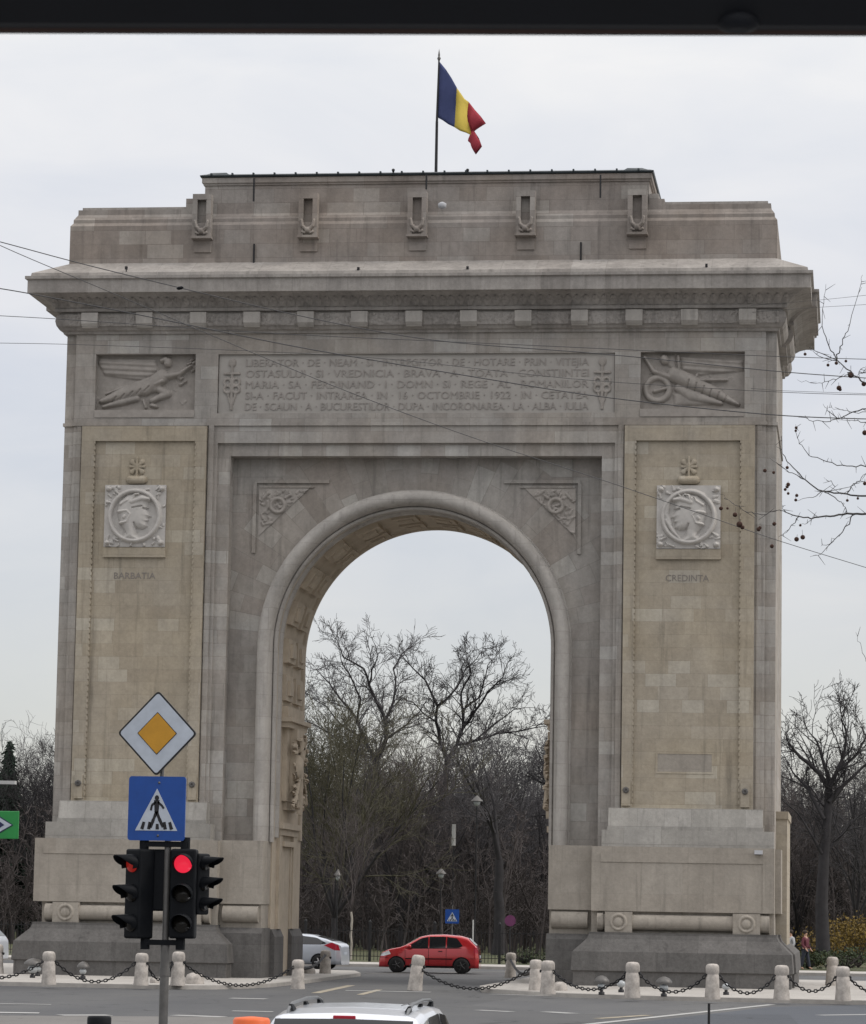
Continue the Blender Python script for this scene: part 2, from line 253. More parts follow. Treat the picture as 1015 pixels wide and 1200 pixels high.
# ------------------------------------------------------------------ object helpers
def tag(o, label=None, cat=None, group=None, kind=None):
    if label: o['label'] = label
    if cat: o['category'] = cat
    if group: o['group'] = group
    if kind: o['kind'] = kind
    return o
def empty(name, loc=(0, 0, 0), rz=0.0, label=None, cat=None, group=None):
    o = bpy.data.objects.new(name, None); COL.objects.link(o); o.location = loc; o.rotation_euler = (0, 0, rz)
    o.empty_display_size = .3
    return tag(o, label, cat, group)
def link(name, me, mat, parent=None):
    if mat is not None and len(me.materials) == 0:
        for k in (mat if isinstance(mat, (list, tuple)) else [mat]): me.materials.append(MATS[k])
    o = bpy.data.objects.new(name, me); COL.objects.link(o)
    if parent: o.parent = parent
    return o
class MB:
    def __init__(s): s.v = []; s.f = []; s.mi = []; s.sm = []
    def add(s, vs, fs, mi=0, smooth=False):
        o = len(s.v); s.v += [tuple(map(float, p)) for p in vs]
        for f in fs: s.f.append([i + o for i in f]); s.mi.append(mi); s.sm.append(smooth)
    def box(s, x0, x1, y0, y1, z0, z1, mi=0):
        s.add([(x0, y0, z0), (x1, y0, z0), (x1, y1, z0), (x0, y1, z0), (x0, y0, z1), (x1, y0, z1), (x1, y1, z1), (x0, y1, z1)],
              [(0, 3, 2, 1), (4, 5, 6, 7), (0, 1, 5, 4), (1, 2, 6, 5), (2, 3, 7, 6), (3, 0, 4, 7)], mi)
    def hexa(s, p, mi=0):     # 8 corners, bottom loop then top loop
        s.add(p, [(0, 3, 2, 1), (4, 5, 6, 7), (0, 1, 5, 4), (1, 2, 6, 5), (2, 3, 7, 6), (3, 0, 4, 7)], mi)
    def cbox(s, c, d, mi=0): s.box(c[0] - d[0] / 2, c[0] + d[0] / 2, c[1] - d[1] / 2, c[1] + d[1] / 2, c[2] - d[2] / 2, c[2] + d[2] / 2, mi)
    def prism(s, pts, ax, a, b, mi=0):    # polygon pts (2D) extruded along axis ax from a to b
        def P(p, t): return {'x': (t, p[0], p[1]), 'y': (p[0], t, p[1]), 'z': (p[0], p[1], t)}[ax]
        n = len(pts); s.add([P(p, a) for p in pts] + [P(p, b) for p in pts],
              [list(range(n))[::-1], list(range(n, 2 * n))] + [(i, (i + 1) % n, n + (i + 1) % n, n + i) for i in range(n)], mi)
    def tube(s, pts, rad, n=6, mi=0, caps=True, smooth=True):
        pts = [np.array(p, float) for p in pts]; k = len(pts)
        if not hasattr(rad, '__len__'): rad = [rad] * k
        vs = []; up = None
        for i, p in enumerate(pts):
            t = pts[min(i + 1, k - 1)] - pts[max(i - 1, 0)]; t = t / (np.linalg.norm(t) + 1e-9)
            if up is None: up = np.array([0, 0, 1.]) if abs(t[2]) < .9 else np.array([1., 0, 0])
            a = np.cross(t, up); a /= np.linalg.norm(a) + 1e-9; bb = np.cross(a, t); up = bb
            for j in range(n):
                th = 2 * math.pi * j / n; vs.append(p + rad[i] * (a * math.cos(th) + bb * math.sin(th)))
        fs = [(i * n + j, i * n + (j + 1) % n, (i + 1) * n + (j + 1) % n, (i + 1) * n + j) for i in range(k - 1) for j in range(n)]
        s.add(vs, fs, mi, smooth)
        if caps: s.add(vs[:n], [list(range(n))[::-1]], mi); s.add(vs[-n:], [list(range(n))], mi)
    def lathe(s, prof, c=(0, 0, 0), n=16, mi=0, smooth=True, squash=1):   # prof [(r,z)]
        k = len(prof); vs = [(c[0] + r * math.cos(2 * math.pi * j / n), c[1] + squash * r * math.sin(2 * math.pi * j / n), c[2] + z) for r, z in prof for j in range(n)]
        fs = [(i * n + j, i * n + (j + 1) % n, (i + 1) * n + (j + 1) % n, (i + 1) * n + j) for i in range(k - 1) for j in range(n)]
        s.add(vs, fs, mi, smooth); s.add(vs[:n], [list(range(n))[::-1]], mi); s.add(vs[-n:], [list(range(n))], mi)
    def xf(s, M):
        s.v = [tuple(M @ Vector(p)) for p in s.v]; return s
    def mesh(s, name):
        me = bpy.data.meshes.new(name); me.from_pydata(s.v, [], s.f); me.polygons.foreach_set('material_index', s.mi)
        me.polygons.foreach_set('use_smooth', s.sm); me.update(); return me
    def build(s, name, mat, parent=None, fix=True):
        me = s.mesh(name)
        if fix:
            bm = bmesh.new(); bm.from_mesh(me); bmesh.ops.recalc_face_normals(bm, faces=bm.faces); bm.to_mesh(me); bm.free()
        return link(name, me, mat, parent)
def bevel(o, w=.01, seg=2):
    m = o.modifiers.new('bevel', 'BEVEL'); m.width = w; m.segments = seg; m.limit_method = 'ANGLE'; return o
def copy_tree(o, parent=None):
    c = o.copy(); COL.objects.link(c); c.parent = parent
    for ch in [x for x in bpy.data.objects if x.parent == o]: copy_tree(ch, c)
    return c
def grid_wall(mb, xs, zs, holes, y0, y1):
    for i in range(len(xs) - 1):
        for j in range(len(zs) - 1):
            cx = (xs[i] + xs[i + 1]) / 2; cz = (zs[j] + zs[j + 1]) / 2
            if not any(h[0] < cx < h[1] and h[2] < cz < h[3] for h in holes): mb.box(xs[i], xs[i + 1], y0, y1, zs[j], zs[j + 1])
def offset_poly(poly, d):
    n = len(poly); out = []
    for i in range(n):
        p0 = np.array(poly[i - 1], float); p = np.array(poly[i], float); p1 = np.array(poly[(i + 1) % n], float)
        a = (p - p0) / np.linalg.norm(p - p0); b = (p1 - p) / np.linalg.norm(p1 - p)
        na = np.array([a[1], -a[0]]); nb = np.array([b[1], -b[0]])
        m = (na + nb) / (1 + na @ nb); out.append(p + m * d)
    return out
def sweep(mb, poly, prof, mi=0, cap=True):       # poly counter-clockwise plan, prof [(offset, z)]
    n = len(poly); rings = [[(q[0], q[1], z) for q in offset_poly(poly, d)] for d, z in prof]
    vs = [p for r_ in rings for p in r_]
    fs = [(i * n + j, i * n + (j + 1) % n, (i + 1) * n + (j + 1) % n, (i + 1) * n + j) for i in range(len(prof) - 1) for j in range(n)]
    mb.add(vs, fs, mi)
    if cap: mb.add(rings[0], [list(range(n))[::-1]], mi); mb.add(rings[-1], [list(range(n))], mi)

# ------------------------------------------------------------------ reliefs as height fields
class HF:
    def __init__(s, w, h, n):
        s.w, s.h = w, h; s.nx = max(8, int(w * n)); s.nz = max(8, int(h * n))
        s.U, s.V = np.meshgrid(np.linspace(0, w, s.nx), np.linspace(0, h, s.nz)); s.H = np.zeros_like(s.U)
    def seg(s, x0, y0, x1, y1):
        dx, dy = x1 - x0, y1 - y0; L = dx * dx + dy * dy + 1e-9
        t = np.clip(((s.U - x0) * dx + (s.V - y0) * dy) / L, 0, 1)
        return np.hypot(s.U - x0 - t * dx, s.V - y0 - t * dy), t
    def cap(s, x0, y0, x1, y1, r0, r1, h):
        d, t = s.seg(x0, y0, x1, y1); r = r0 + (r1 - r0) * t; k = np.clip(1 - (d / r) ** 2, 0, 1)
        s.H = np.maximum(s.H, h * np.sqrt(k)); return s
    def path(s, pts, rs, h):
        for i in range(len(pts) - 1): s.cap(*pts[i], *pts[i + 1], rs[i], rs[i + 1], h)
        return s
    def ring(s, cx, cy, r, w, h):
        d = np.abs(np.hypot(s.U - cx, s.V - cy) - r); s.H = np.maximum(s.H, h * np.sqrt(np.clip(1 - (d / w) ** 2, 0, 1))); return s
    def polymask(s, P):
        inside = np.zeros(s.U.shape, bool); dist = np.full(s.U.shape, 9.)
        for i in range(len(P)):
            (xa, ya), (xb, yb) = P[i], P[(i + 1) % len(P)]
            c = ((ya > s.V) != (yb > s.V)) & (s.U < (xb - xa) * (s.V - ya) / (yb - ya + 1e-12) + xa); inside ^= c
            dist = np.minimum(dist, s.seg(xa, ya, xb, yb)[0])
        return inside, dist
    def poly(s, P, h, soft=.08, ridge=None):
        ins, d = s.polymask(P); k = np.where(ins, h * (1 - np.exp(-d / soft)), 0)
        if ridge: k = k * (1 - ridge[1] * .5 * (1 + np.sin((s.V * ridge[2] + s.U * ridge[3]) * ridge[0])))
        s.H = np.maximum(s.H, k); return s
    def carve(s, x0, y0, x1, y1, r, h):
        d, t = s.seg(x0, y0, x1, y1); s.H = np.maximum(s.H - h * np.sqrt(np.clip(1 - (d / r) ** 2, 0, 1)), 0); return s
    def box(s, x0, x1, y0, y1, h, soft=.02):
        dx = np.minimum(s.U - x0, x1 - s.U); dy = np.minimum(s.V - y0, y1 - s.V); d = np.clip(np.minimum(dx, dy) / soft, 0, 1)
        s.H = np.maximum(s.H, d * h); return s
    def scroll(s, x0, x1, y0, y1, n, h, r=.05, seed=1, cond=None):
        g = random.Random(seed)
        for _ in range(n):
            cx, cy = g.uniform(x0, x1), g.uniform(y0, y1)
            if cond and not cond(cx, cy): continue
            a = g.uniform(0, 6.3); l = g.uniform(.05, .2)
            s.cap(cx, cy, cx + l * math.cos(a), cy + l * math.sin(a), r * g.uniform(.6, 1.2), r * .4, h * g.uniform(.5, 1))
        return s
    def build(s, name, origin, mat, parent, ax='front', mask=None, flipx=False):
        x0, y0, z0 = origin; U = s.U if not flipx else s.w - s.U
        if ax == 'front': P = np.stack([x0 + U, y0 - s.H, z0 + s.V], -1)
        elif ax == 'px': P = np.stack([x0 + s.H, y0 + U, z0 + s.V], -1)       # faces +X
        else: P = np.stack([x0 - s.H, y0 + U, z0 + s.V], -1)
        nz, nx = s.U.shape; idx = np.arange(nz * nx).reshape(nz, nx)
        F = np.stack([idx[:-1, :-1], idx[:-1, 1:], idx[1:, 1:], idx[1:, :-1]], -1).reshape(-1, 4)
        if mask is not None: F = F[mask[:-1, :-1].reshape(-1)]
        if (ax == 'mx') ^ flipx: F = F[:, ::-1]
        me = bpy.data.meshes.new(name); me.from_pydata(P.reshape(-1, 3).tolist(), [], F.tolist())
        me.polygons.foreach_set('use_smooth', [True] * len(me.polygons)); me.update()
        return link(name, me, mat, parent)
def text_mesh(name, s, mat, parent, x, z, y, width, height, depth=.03, rot=None):
    cu = bpy.data.curves.new(name, 'FONT'); cu.body = s; cu.size = 1; cu.extrude = .5; cu.resolution_u = 2
    t = bpy.data.objects.new('tmp', cu); COL.objects.link(t); bpy.context.view_layer.update()
    me = bpy.data.meshes.new_from_object(t.evaluated_get(bpy.context.evaluated_depsgraph_get())); bpy.data.objects.remove(t)
    n = len(me.vertices); co = np.empty(n * 3); me.vertices.foreach_get('co', co); co = co.reshape(-1, 3)
    mn, mxx = co.min(0), co.max(0); u = (co[:, 0] - mn[0]) / (mxx[0] - mn[0]); v = (co[:, 1] - 0) / .70
    out = np.stack([x + u * width, y - (co[:, 2] + .5) * depth, z + v * height], -1)
    me.vertices.foreach_set('co', out.reshape(-1)); me.update(); me.materials.clear(); me.name = name
    return link(name, me, mat, parent)

# ================================================================== THE ARCH
ARCH = empty('triumphal_arch', label='huge grey and tan stone triumphal arch with one round-headed opening, standing on the traffic island', cat='monument')
HX, DY = 12.38, 10.0; HF_ = 12.02
CZ, RV = 11.45, 4.82            # springing height, vault radius
plan = [(-HX, 0), (HX, 0), (HX, 3.4), (12.55, 3.4), (12.55, 7.0), (HX, 7.0), (HX, DY), (-HX, DY), (-HX, 7.0), (-12.55, 7.0), (-12.55, 3.4), (-HX, 3.4)]
# --- main wall
w = MB()
for s in (-1, 1):
    a, b = sorted((s * 6.9, s * HF_)); w.box(a, b, 0, 9.98, 4.5, 18.46); a, b = sorted((s * HF_, s * HX)); w.box(a, b, .14, 9.98, 4.5, 22.3)
    a, b = sorted((s * 6.45, s * 6.9)); w.box(a, b, .14, 9.9, 4.5, 18.02)
    a, b = sorted((s * 7.02, s * 7.2)); w.box(a, b, -.1, 0, 4.5, 19.08)        # flat strip beside the pilaster
    a, b = sorted((s * 11.74, s * 11.9)); w.box(a, b, -.04, 0, 4.5, 19.05)
w.box(-6.9, 6.9, .14, 9.9, 18.02, 18.46)
w.box(-HF_, HF_, .3, 9.98, 18.46, 22.3)
holes = [(-11.3, -7.75, 19.36, 21.6), (7.75, 11.3, 19.36, 21.6), (-6.95, 6.87, 19.5, 21.58)]
w.box(-HF_, HF_, 0, .3, 18.46, 19.06); w.box(-HF_ - .05, HF_ + .05, -.07, .3, 19.06, 19.17); w.box(-HX - .05, -HF_ - .05, .08, 9, 19.06, 19.17); w.box(HF_ + .05, HX + .05, .08, 9, 19.06, 19.17)
grid_wall(w, sorted([-HF_, HF_, -11.3, -7.75, 7.75, 11.3, -6.95, 6.87]), [19.17, 19.36, 19.5, 21.58, 21.6, 22.3], holes, 0, .3)
w.build('wall', 'grey_stone', ARCH)
# --- spandrel wall with the arched opening (front skin, vault, back portal)
def arch_solid(r, y0, y1, xo, zt, zb, n=48, zc=CZ):
    mb = MB(); pts = [(-r, zb), (-r, zc)] + [(-r * math.cos(math.pi * i / n), zc + r * math.sin(math.pi * i / n)) for i in range(1, n)] + [(r, zc), (r, zb)]
    out = []
    for (x, z) in pts:
        if z <= zc: out.append((-xo if x < 0 else xo, z))
        else:
            dx, dz = x, z - zc; k = min(xo / abs(dx) if abs(dx) > 1e-6 else 1e9, (zt - zc) / dz); out.append((dx * k, zc + dz * k))
    for i in range(len(pts) - 1):
        a, b, c, d = pts[i], pts[i + 1], out[i + 1], out[i]
        for y, fl in ((y0, 0), (y1, 1)):
            q = [(a[0], y, a[1]), (b[0], y, b[1]), (c[0], y, c[1]), (d[0], y, d[1])]; mb.add(q, [(0, 1, 2, 3) if fl else (3, 2, 1, 0)])
            # corner fill
            if abs(c[0]) != abs(d[0]) and abs(c[1] - d[1]) > 1e-4 and abs(c[0] - d[0]) > 1e-4:
                k = (math.copysign(xo, c[0] + d[0]), zt); mb.add([(d[0], y, d[1]), (c[0], y, c[1]), (k[0], y, k[1])], [(0, 1, 2) if fl else (2, 1, 0)])
        mb.add([(a[0], y0, a[1]), (b[0], y0, b[1]), (b[0], y1, b[1]), (a[0], y1, a[1])], [(0, 1, 2, 3)])
    return mb
arch_solid(4.95, .7, .95, 6.45, 18.02, 4.5).build('spandrel_wall', 'spandrel_stone', ARCH, fix=False)
arch_solid(RV, .95, 6.8, 6.45, 18.0, 0.0).build('vault', 'tan_stone', ARCH, fix=False)
arch_solid(5.75, 6.8, 9.7, 6.45, 18.0, 0.0).build('rear_portal', 'spandrel_stone', ARCH, fix=False)
# --- archivolt roll
def arch_sweep(prof, zb, zc=CZ, n=64):
    mb = MB(); th = [None, None] ; path = []
    path.append((math.pi, zb - zc)); path.append((math.pi, 0.))
    ring = []
    def pt(r, y, a, drop): return (r * math.cos(a), y, zc + r * math.sin(a) + drop)
    st = [(math.pi, zb - zc)] + [(math.pi - math.pi * i / n, 0) for i in range(n + 1)] + [(0, zb - zc)]
    vs = [pt(r, y, a, d) for a, d in st for r, y in prof]; k = len(prof)
    fs = [(i * k + j, i * k + j + 1, (i + 1) * k + j + 1, (i + 1) * k + j) for i in range(len(st) - 1) for j in range(k - 1)]
    mb.add(vs, fs, 0, True); return mb
prof = [(5.47, .7), (5.45, .60), (5.40, .60)] + [(5.16 + .25 * math.cos(t), .42 - .30 * math.sin(t)) for t in np.linspace(-.1, math.pi - .1, 12)] + [(4.90, .45), (4.88, .62), (4.84, .55), (4.77, .55), (4.74, .62), (4.74, .8), (4.78, .86), (4.86, .96)]
o = arch_sweep(prof, 4.72).build('arch_moulding', 'moulding_stone', ARCH)
md = o.modifiers.new('e', 'EDGE_SPLIT'); md.split_angle = R(40)
# --- vault coffers
cof = MB()
def vblock(a0, a1, y0, y1, h0, h1):
    r0, r1 = RV - h0, RV - h1
    P = []
    for r in (r0, r1):
        for (aa, yy) in ((a0, y0), (a1, y0), (a1, y1), (a0, y1)): P.append((r * math.cos(aa), yy, CZ + r * math.sin(aa)))
    cof.hexa(P)
nb = 11
def hk(a, v): return v * (1.75 if a > math.pi * .60 else .95)
for i in range(nb + 1):
    a = math.pi * (i) / nb; da = .09
    vblock(a - da, a + da, 2.3, 3.75, -.02, hk(a, .10)); vblock(a - da * .6, a + da * .6, 2.65, 3.4, hk(a, .10), hk(a, .16))
    vblock(a - da, a + da, 4.35, 5.75, -.02, hk(a, .09)); vblock(a - da * .6, a + da * .6, 4.7, 5.4, hk(a, .09), hk(a, .14))
for s in (-1, 1):
    for zc in (10.15,):
        for y0, y1 in ((2.3, 3.75), (4.35, 5.75)):
            x0, x1 = sorted((s * RV, s * (RV - .13))); cof.box(x0, x1, y0, y1, zc - .45, zc + .45)
            x0, x1 = sorted((s * (RV - .13), s * (RV - .22))); cof.box(x0, x1, y0 + .35, y1 - .35, zc - .26, zc + .26)
cof.build('coffer_blocks', 'tan_stone', ARCH)
bnd = arch_sweep([(RV + .02, 1.35), (RV - .08, 1.4), (RV - .12, 1.55), (RV - .08, 1.7), (RV + .02, 1.75)], 4.9); bnd.build('vault_rib', 'moulding_stone', ARCH)
bnd = arch_sweep([(RV + .02, 6.15), (RV - .06, 6.2), (RV - .08, 6.5), (RV - .05, 6.78), (RV + .02, 6.79)], 4.9); bnd.build('vault_rib', 'tan_stone', ARCH)
# --- passage consoles with trophies, doors below
for s in (-1, 1):
    c = MB(); X = lambda d: s * (RV - d)
    def bx(d0, d1, y0, y1, z0, z1):
        a, b = sorted((X(d0), X(d1))); c.box(a, b, y0, y1, z0, z1)
    bx(-.02, .30, 2.1, 6.0, 8.75, 8.95); bx(-.02, .42, 2.0, 6.1, 8.95, 9.1); bx(-.02, .22, 2.3, 5.8, 9.1, 9.5)
    bx(-.02, .16, 2.6, 5.6, 6.2, 8.75); bx(-.02, .12, 2.9, 5.3, 5.9, 6.2)
    c.prism([(X(0), 6.3), (X(.34), 6.7), (X(.40), 8.75), (X(0), 8.75)], 'y', 3.3, 4.9)
    c.build('console', 'tan_stone', ARCH)
    h = HF(3.0, 2.9, 26); h.scroll(.1, 2.9, .2, 2.8, 70, .22, .10, seed=4 + s)
    h.cap(.3, .4, 2.3, 2.6, .07, .05, .2).cap(2.7, .4, .7, 2.6, .07, .05, .2).cap(1.5, .1, 1.5, 2.6, .3, .2, .2).cap(1.0, 1.6, 1.1, 1.8, .4, .3, .26)
    h.build('trophy_relief', (X(.30), 2.6, 5.75), 'tan_stone', ARCH, ax='px' if s < 0 else 'mx', mask=h.H > .02)
    d = MB()
    def bd(d0, d1, y0, y1, z0, z1):
        a, b = sorted((X(d0), X(d1))); d.box(a, b, y0, y1, z0, z1)
    bd(-.02, .10, 1.9, 2.45, 1.76, 5.0); bd(-.02, .10, 4.75, 5.4, 1.76, 5.0); bd(-.02, .14, 1.8, 5.5, 5.0, 5.22); bd(-.02, .24, 1.7, 5.6, 5.22, 5.42)
    bd(-.02, .06, 2.45, 2.75, 1.76, 4.8); bd(-.02, .06, 4.45, 4.75, 1.76, 4.8); bd(-.02, .18, 2.45, 4.75, 4.62, 4.8)
    d.build('door_surround', 'tan_stone', ARCH)
    d = MB(); bd(-.04, .02, 2.75, 4.45, 0.3, 4.6)
    d.build('door', 'tan_stone', ARCH)
    def px(d0, d1, y0, y1, z0, z1, sl=0):
        for ya, yb in (yr_,):
            a0, a1 = X(d0), X(d1); d.hexa([(a0, ya, z0), (a1, ya, z0), (a1, yb, z0), (a0, yb, z0), (a0, ya, z1), (X(d1 - sl), ya, z1), (X(d1 - sl), yb, z1), (a0, yb, z1)])
    for yr_ in ((.95, 2.75), (4.45, 6.85)):
        d = MB(); px(-.03, .16, 0, 0, 0, 1.5); px(-.03, .16, 0, 0, 1.5, 1.76, .12)
        d.build('passage_plinth', 'plinth_stone', ARCH)
# --- pilasters
for s in (-1, 1):
    p = MB(); a, b = sorted((s * 7.25, s * 11.66)); ia, ib = sorted((s * 7.62, s * 11.2))
    grid_wall(p, [a, ia, ib, b], [5.9, 6.05, 18.5, 19.02], [(ia, ib, 6.05, 18.5)], -.25, 0)
    p.build('pilaster_frame', 'warm_stone', ARCH)
    p = MB(); p.box(ia, ib, -.13, -.001, 6.05, 18.5); p.build('pilaster_panel', 'warm_stone', ARCH)
    p = MB()                                       # bead moulding of little blocks down both edges of the panel
    for xx in (ia, ib):
        z = 6.2
        while z < 18.4:
            p.box(xx - .028, xx + .028, -.262, -.14, z, z + .12); z += .20
    p.build('bead_moulding', 'warm_stone', ARCH)
    for xx in (ia - .2, ib + .2):                    # little rosettes at the foot of each edge
        p = MB(); p.box(xx - .15, xx + .15, -.33, -.25, 6.1, 6.9); p.lathe([(.1, 0), (.1, .06), (.02, .09)], (0, 0, 0), 8, 1)
        q = MB(); q.lathe([(.11, 0), (.11, .05), (.05, .09), (0.001, .03)], (0, 0, 0), 8); q.xf(Matrix.Translation((xx, -.33, 6.62)) @ Matrix.Rotation(R(90), 4, 'X'))
        p = MB(); p.box(xx - .15, xx + .15, -.33, -.25, 6.1, 6.9); fo = p.build('pilaster_foot', 'warm_stone', ARCH)
        q.build('rosette', 'plinth_stone', fo)
    b1 = MB(); a, b = sorted((s * 6.85, s * 12.0)); b1.prism([(-.62, 5.4), (-.45, 6.02), (.0, 6.02), (.0, 5.4)], 'x', a, b)
    b1.box(a - .02, b + .02, -.66, 0, 5.28, 5.4)
    a, b = sorted((s * 6.65, s * 12.38)); b1.box(a, b, -.8, 0, 4.72, 5.28)
    b1.build('pilaster_base', 'base_stone', ARCH)
# --- pedestals
for s in (-1, 1):
    xe_ = 12.4 if s > 0 else 12.68; p = MB(); a, b = sorted((s * 6.34, s * xe_)); p.box(a, b, -1.0, 1.2, 2.58, 4.72)
    if s > 0: p.box(12.02, 12.38, -1.03, -1.0, 2.58, 4.6)
    p.box(a + .3, b - .3, -1.025, -1.0, 4.2, 4.5)
    a, b = sorted((s * 12.4, s * 12.6)); p.box(a, b, .2, 9.0, 2.58, 4.72)
    a, b = sorted((s * 4.86, s * 6.34)); p.box(a, b, -.55, .95, 2.6, 4.74)
    p.build('pedestal', 'pedestal_stone', ARCH)
    p = MB()                                       # base of the side bay
    a, b = sorted((s * 12.38, s * 12.76)); p.box(a, b, 2.2, 7.8, 1.2, 5.8); a, b = sorted((s * 12.38, s * 12.80)); p.box(a, b, 2.15, 7.85, 5.8, 6.05)
    p.build('side_pedestal', 'warm_stone', ARCH)
    r_ = MB(); a, b = sorted((s * 6.34, s * 12.4))
    r_.box(a, b, -.82, 1.2, 1.88, 2.58); a2, b2 = sorted((s * 4.9, s * 6.34)); r_.box(a2, b2, -.40, .95, 1.76, 2.6)
    r_.build('roll_backing', 'pedestal_stone', ARCH)
    r_ = MB(); r_.tube([(s * 6.62, -.86, 2.22), (s * 12.2, -.86, 2.22)], .27, 20)
    r_.tube([(s * 6.55, -.86, 2.22), (s * 6.75, -.86, 2.22)], .31, 20); r_.tube([(s * 11.95, -.86, 2.22), (s * 12.25, -.86, 2.22)], .31, 20)
    r_.tube([(s * 4.98, -.42, 2.26), (s * 6.2, -.42, 2.26)], .29, 20)
    r_.build('stone_roll', 'pedestal_stone', ARCH)
    for x0 in (7.27, 11.5):
        k = MB(); k.box(s * x0 - .45, s * x0 + .45, -1.2, -.8, 1.88, 2.56)
        kb = k.build('roll_block', 'pedestal_stone', ARCH)
        h = HF(.86, .64, 60); h.ring(.43, .32, .24, .05, .05).cap(.43, .32, .431, .32, .16, .16, .07); h.build('rosette', (s * x0 - .43, -1.205, 1.9), 'pedestal_stone', kb)
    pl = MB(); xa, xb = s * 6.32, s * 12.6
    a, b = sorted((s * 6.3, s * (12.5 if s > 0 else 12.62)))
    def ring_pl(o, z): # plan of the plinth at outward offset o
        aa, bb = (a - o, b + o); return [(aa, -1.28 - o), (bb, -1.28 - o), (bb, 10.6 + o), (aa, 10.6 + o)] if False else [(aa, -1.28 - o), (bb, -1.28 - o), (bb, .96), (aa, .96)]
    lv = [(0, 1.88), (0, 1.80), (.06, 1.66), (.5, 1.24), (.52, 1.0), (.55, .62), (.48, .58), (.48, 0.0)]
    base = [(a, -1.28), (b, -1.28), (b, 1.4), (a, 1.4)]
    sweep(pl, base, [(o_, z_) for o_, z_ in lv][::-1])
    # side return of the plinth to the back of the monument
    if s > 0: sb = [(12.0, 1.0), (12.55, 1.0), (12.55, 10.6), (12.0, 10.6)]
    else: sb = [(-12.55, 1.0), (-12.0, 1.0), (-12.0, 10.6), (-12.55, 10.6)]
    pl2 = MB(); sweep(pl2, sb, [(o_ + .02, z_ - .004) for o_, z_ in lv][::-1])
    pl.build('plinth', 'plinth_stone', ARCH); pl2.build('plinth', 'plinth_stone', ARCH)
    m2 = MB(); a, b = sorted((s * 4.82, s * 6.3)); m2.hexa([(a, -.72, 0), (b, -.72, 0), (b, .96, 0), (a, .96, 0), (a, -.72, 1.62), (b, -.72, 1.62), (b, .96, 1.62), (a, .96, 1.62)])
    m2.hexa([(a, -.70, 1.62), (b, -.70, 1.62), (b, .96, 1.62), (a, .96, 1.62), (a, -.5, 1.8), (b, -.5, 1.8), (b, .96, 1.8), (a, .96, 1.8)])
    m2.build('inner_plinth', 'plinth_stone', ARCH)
    bk = MB(); a, b = sorted((s * 5.75, s * 12.25)); bk.box(a, b, .96, 9.96, 0, 4.5); bk.build('pier_core', 'grey_stone', ARCH)
# --- cornice
cn = MB(); corn = [(-.02, 22.30), (.08, 22.30), (.10, 22.38), (.20, 22.42), (.30, 22.56), (.34, 22.72), (.30, 22.90), (.22, 22.98), (.22, 23.02), (.36, 23.05), (.36, 23.15), (.34, 23.17), (.44, 23.30), (.62, 23.43), (.86, 23.53), (1.10, 23.58), (1.16, 23.58), (1.16, 24.02), (1.24, 24.06), (1.24, 24.16), (1.08, 24.17), (1.05, 24.30), (-.1, 24.86)]
sweep(cn, plan, corn); cn.build('cornice', 'cornice_stone', ARCH)
xs_d = [onY(x, 375, -.5)[0] for x in (105, 169, 232, 295, 358, 421, 485, 549, 613, 679, 743, 808, 876)]
for xd in xs_d:
    b_ = MB(); b_.hexa([(xd - .27, -.42, 22.46), (xd + .27, -.42, 22.46), (xd + .27, -.2, 22.46), (xd - .27, -.2, 22.46), (xd - .29, -.54, 22.60), (xd + .29, -.54, 22.60), (xd + .29, -.2, 22.60), (xd - .29, -.2, 22.60)]); b_.box(xd - .29, xd + .29, -.54, -.2, 22.60, 22.98); b_.build('cornice_block', 'moulding_stone', ARCH)
hb = HF(24.9, .42, 40)                              # fruit garland carved along the bulging band
g = random.Random(3)
for i in range(1500):
    u, v = g.uniform(0, 24.9), g.uniform(.04, .38); hb.H[:, max(0, int((u - .3) * 40)):int((u + .3) * 40)] = np.maximum(hb.H[:, max(0, int((u - .3) * 40)):int((u + .3) * 40)], .05 * g.uniform(.5, 1.1) * np.sqrt(np.clip(1 - (np.hypot(hb.U - u, hb.V - v)[:, max(0, int((u - .3) * 40)):int((u + .3) * 40)] / g.uniform(.035, .07)) ** 2, 0, 1)))
hb.build('garland_band', (-12.45, -.335, 22.53), 'cornice_stone', ARCH)
for sgn, yy in ((1, 0),):                            # shallow upright leaves carved along the hollow under the corona
    fl = MB(); g = random.Random(8)
    for xd in np.arange(-12.7, 12.75, .31):
        for (d0, z0, w0), (d1, z1, w1) in (((.37, 23.20, .10), (.52, 23.36, .13)), ((.52, 23.36, .13), (.72, 23.47, .05))):
            fl.add([(xd - w0, -d0 - .012, z0), (xd, -d0 - .05, z0 - .02), (xd + w0, -d0 - .012, z0), (xd + w1, -d1 - .012, z1), (xd, -d1 - .05, z1 - .03), (xd - w1, -d1 - .012, z1)], [(0, 1, 4, 5), (1, 2, 3, 4)])
    fl.build('leaf_carving', 'cornice_stone', ARCH, fix=False)
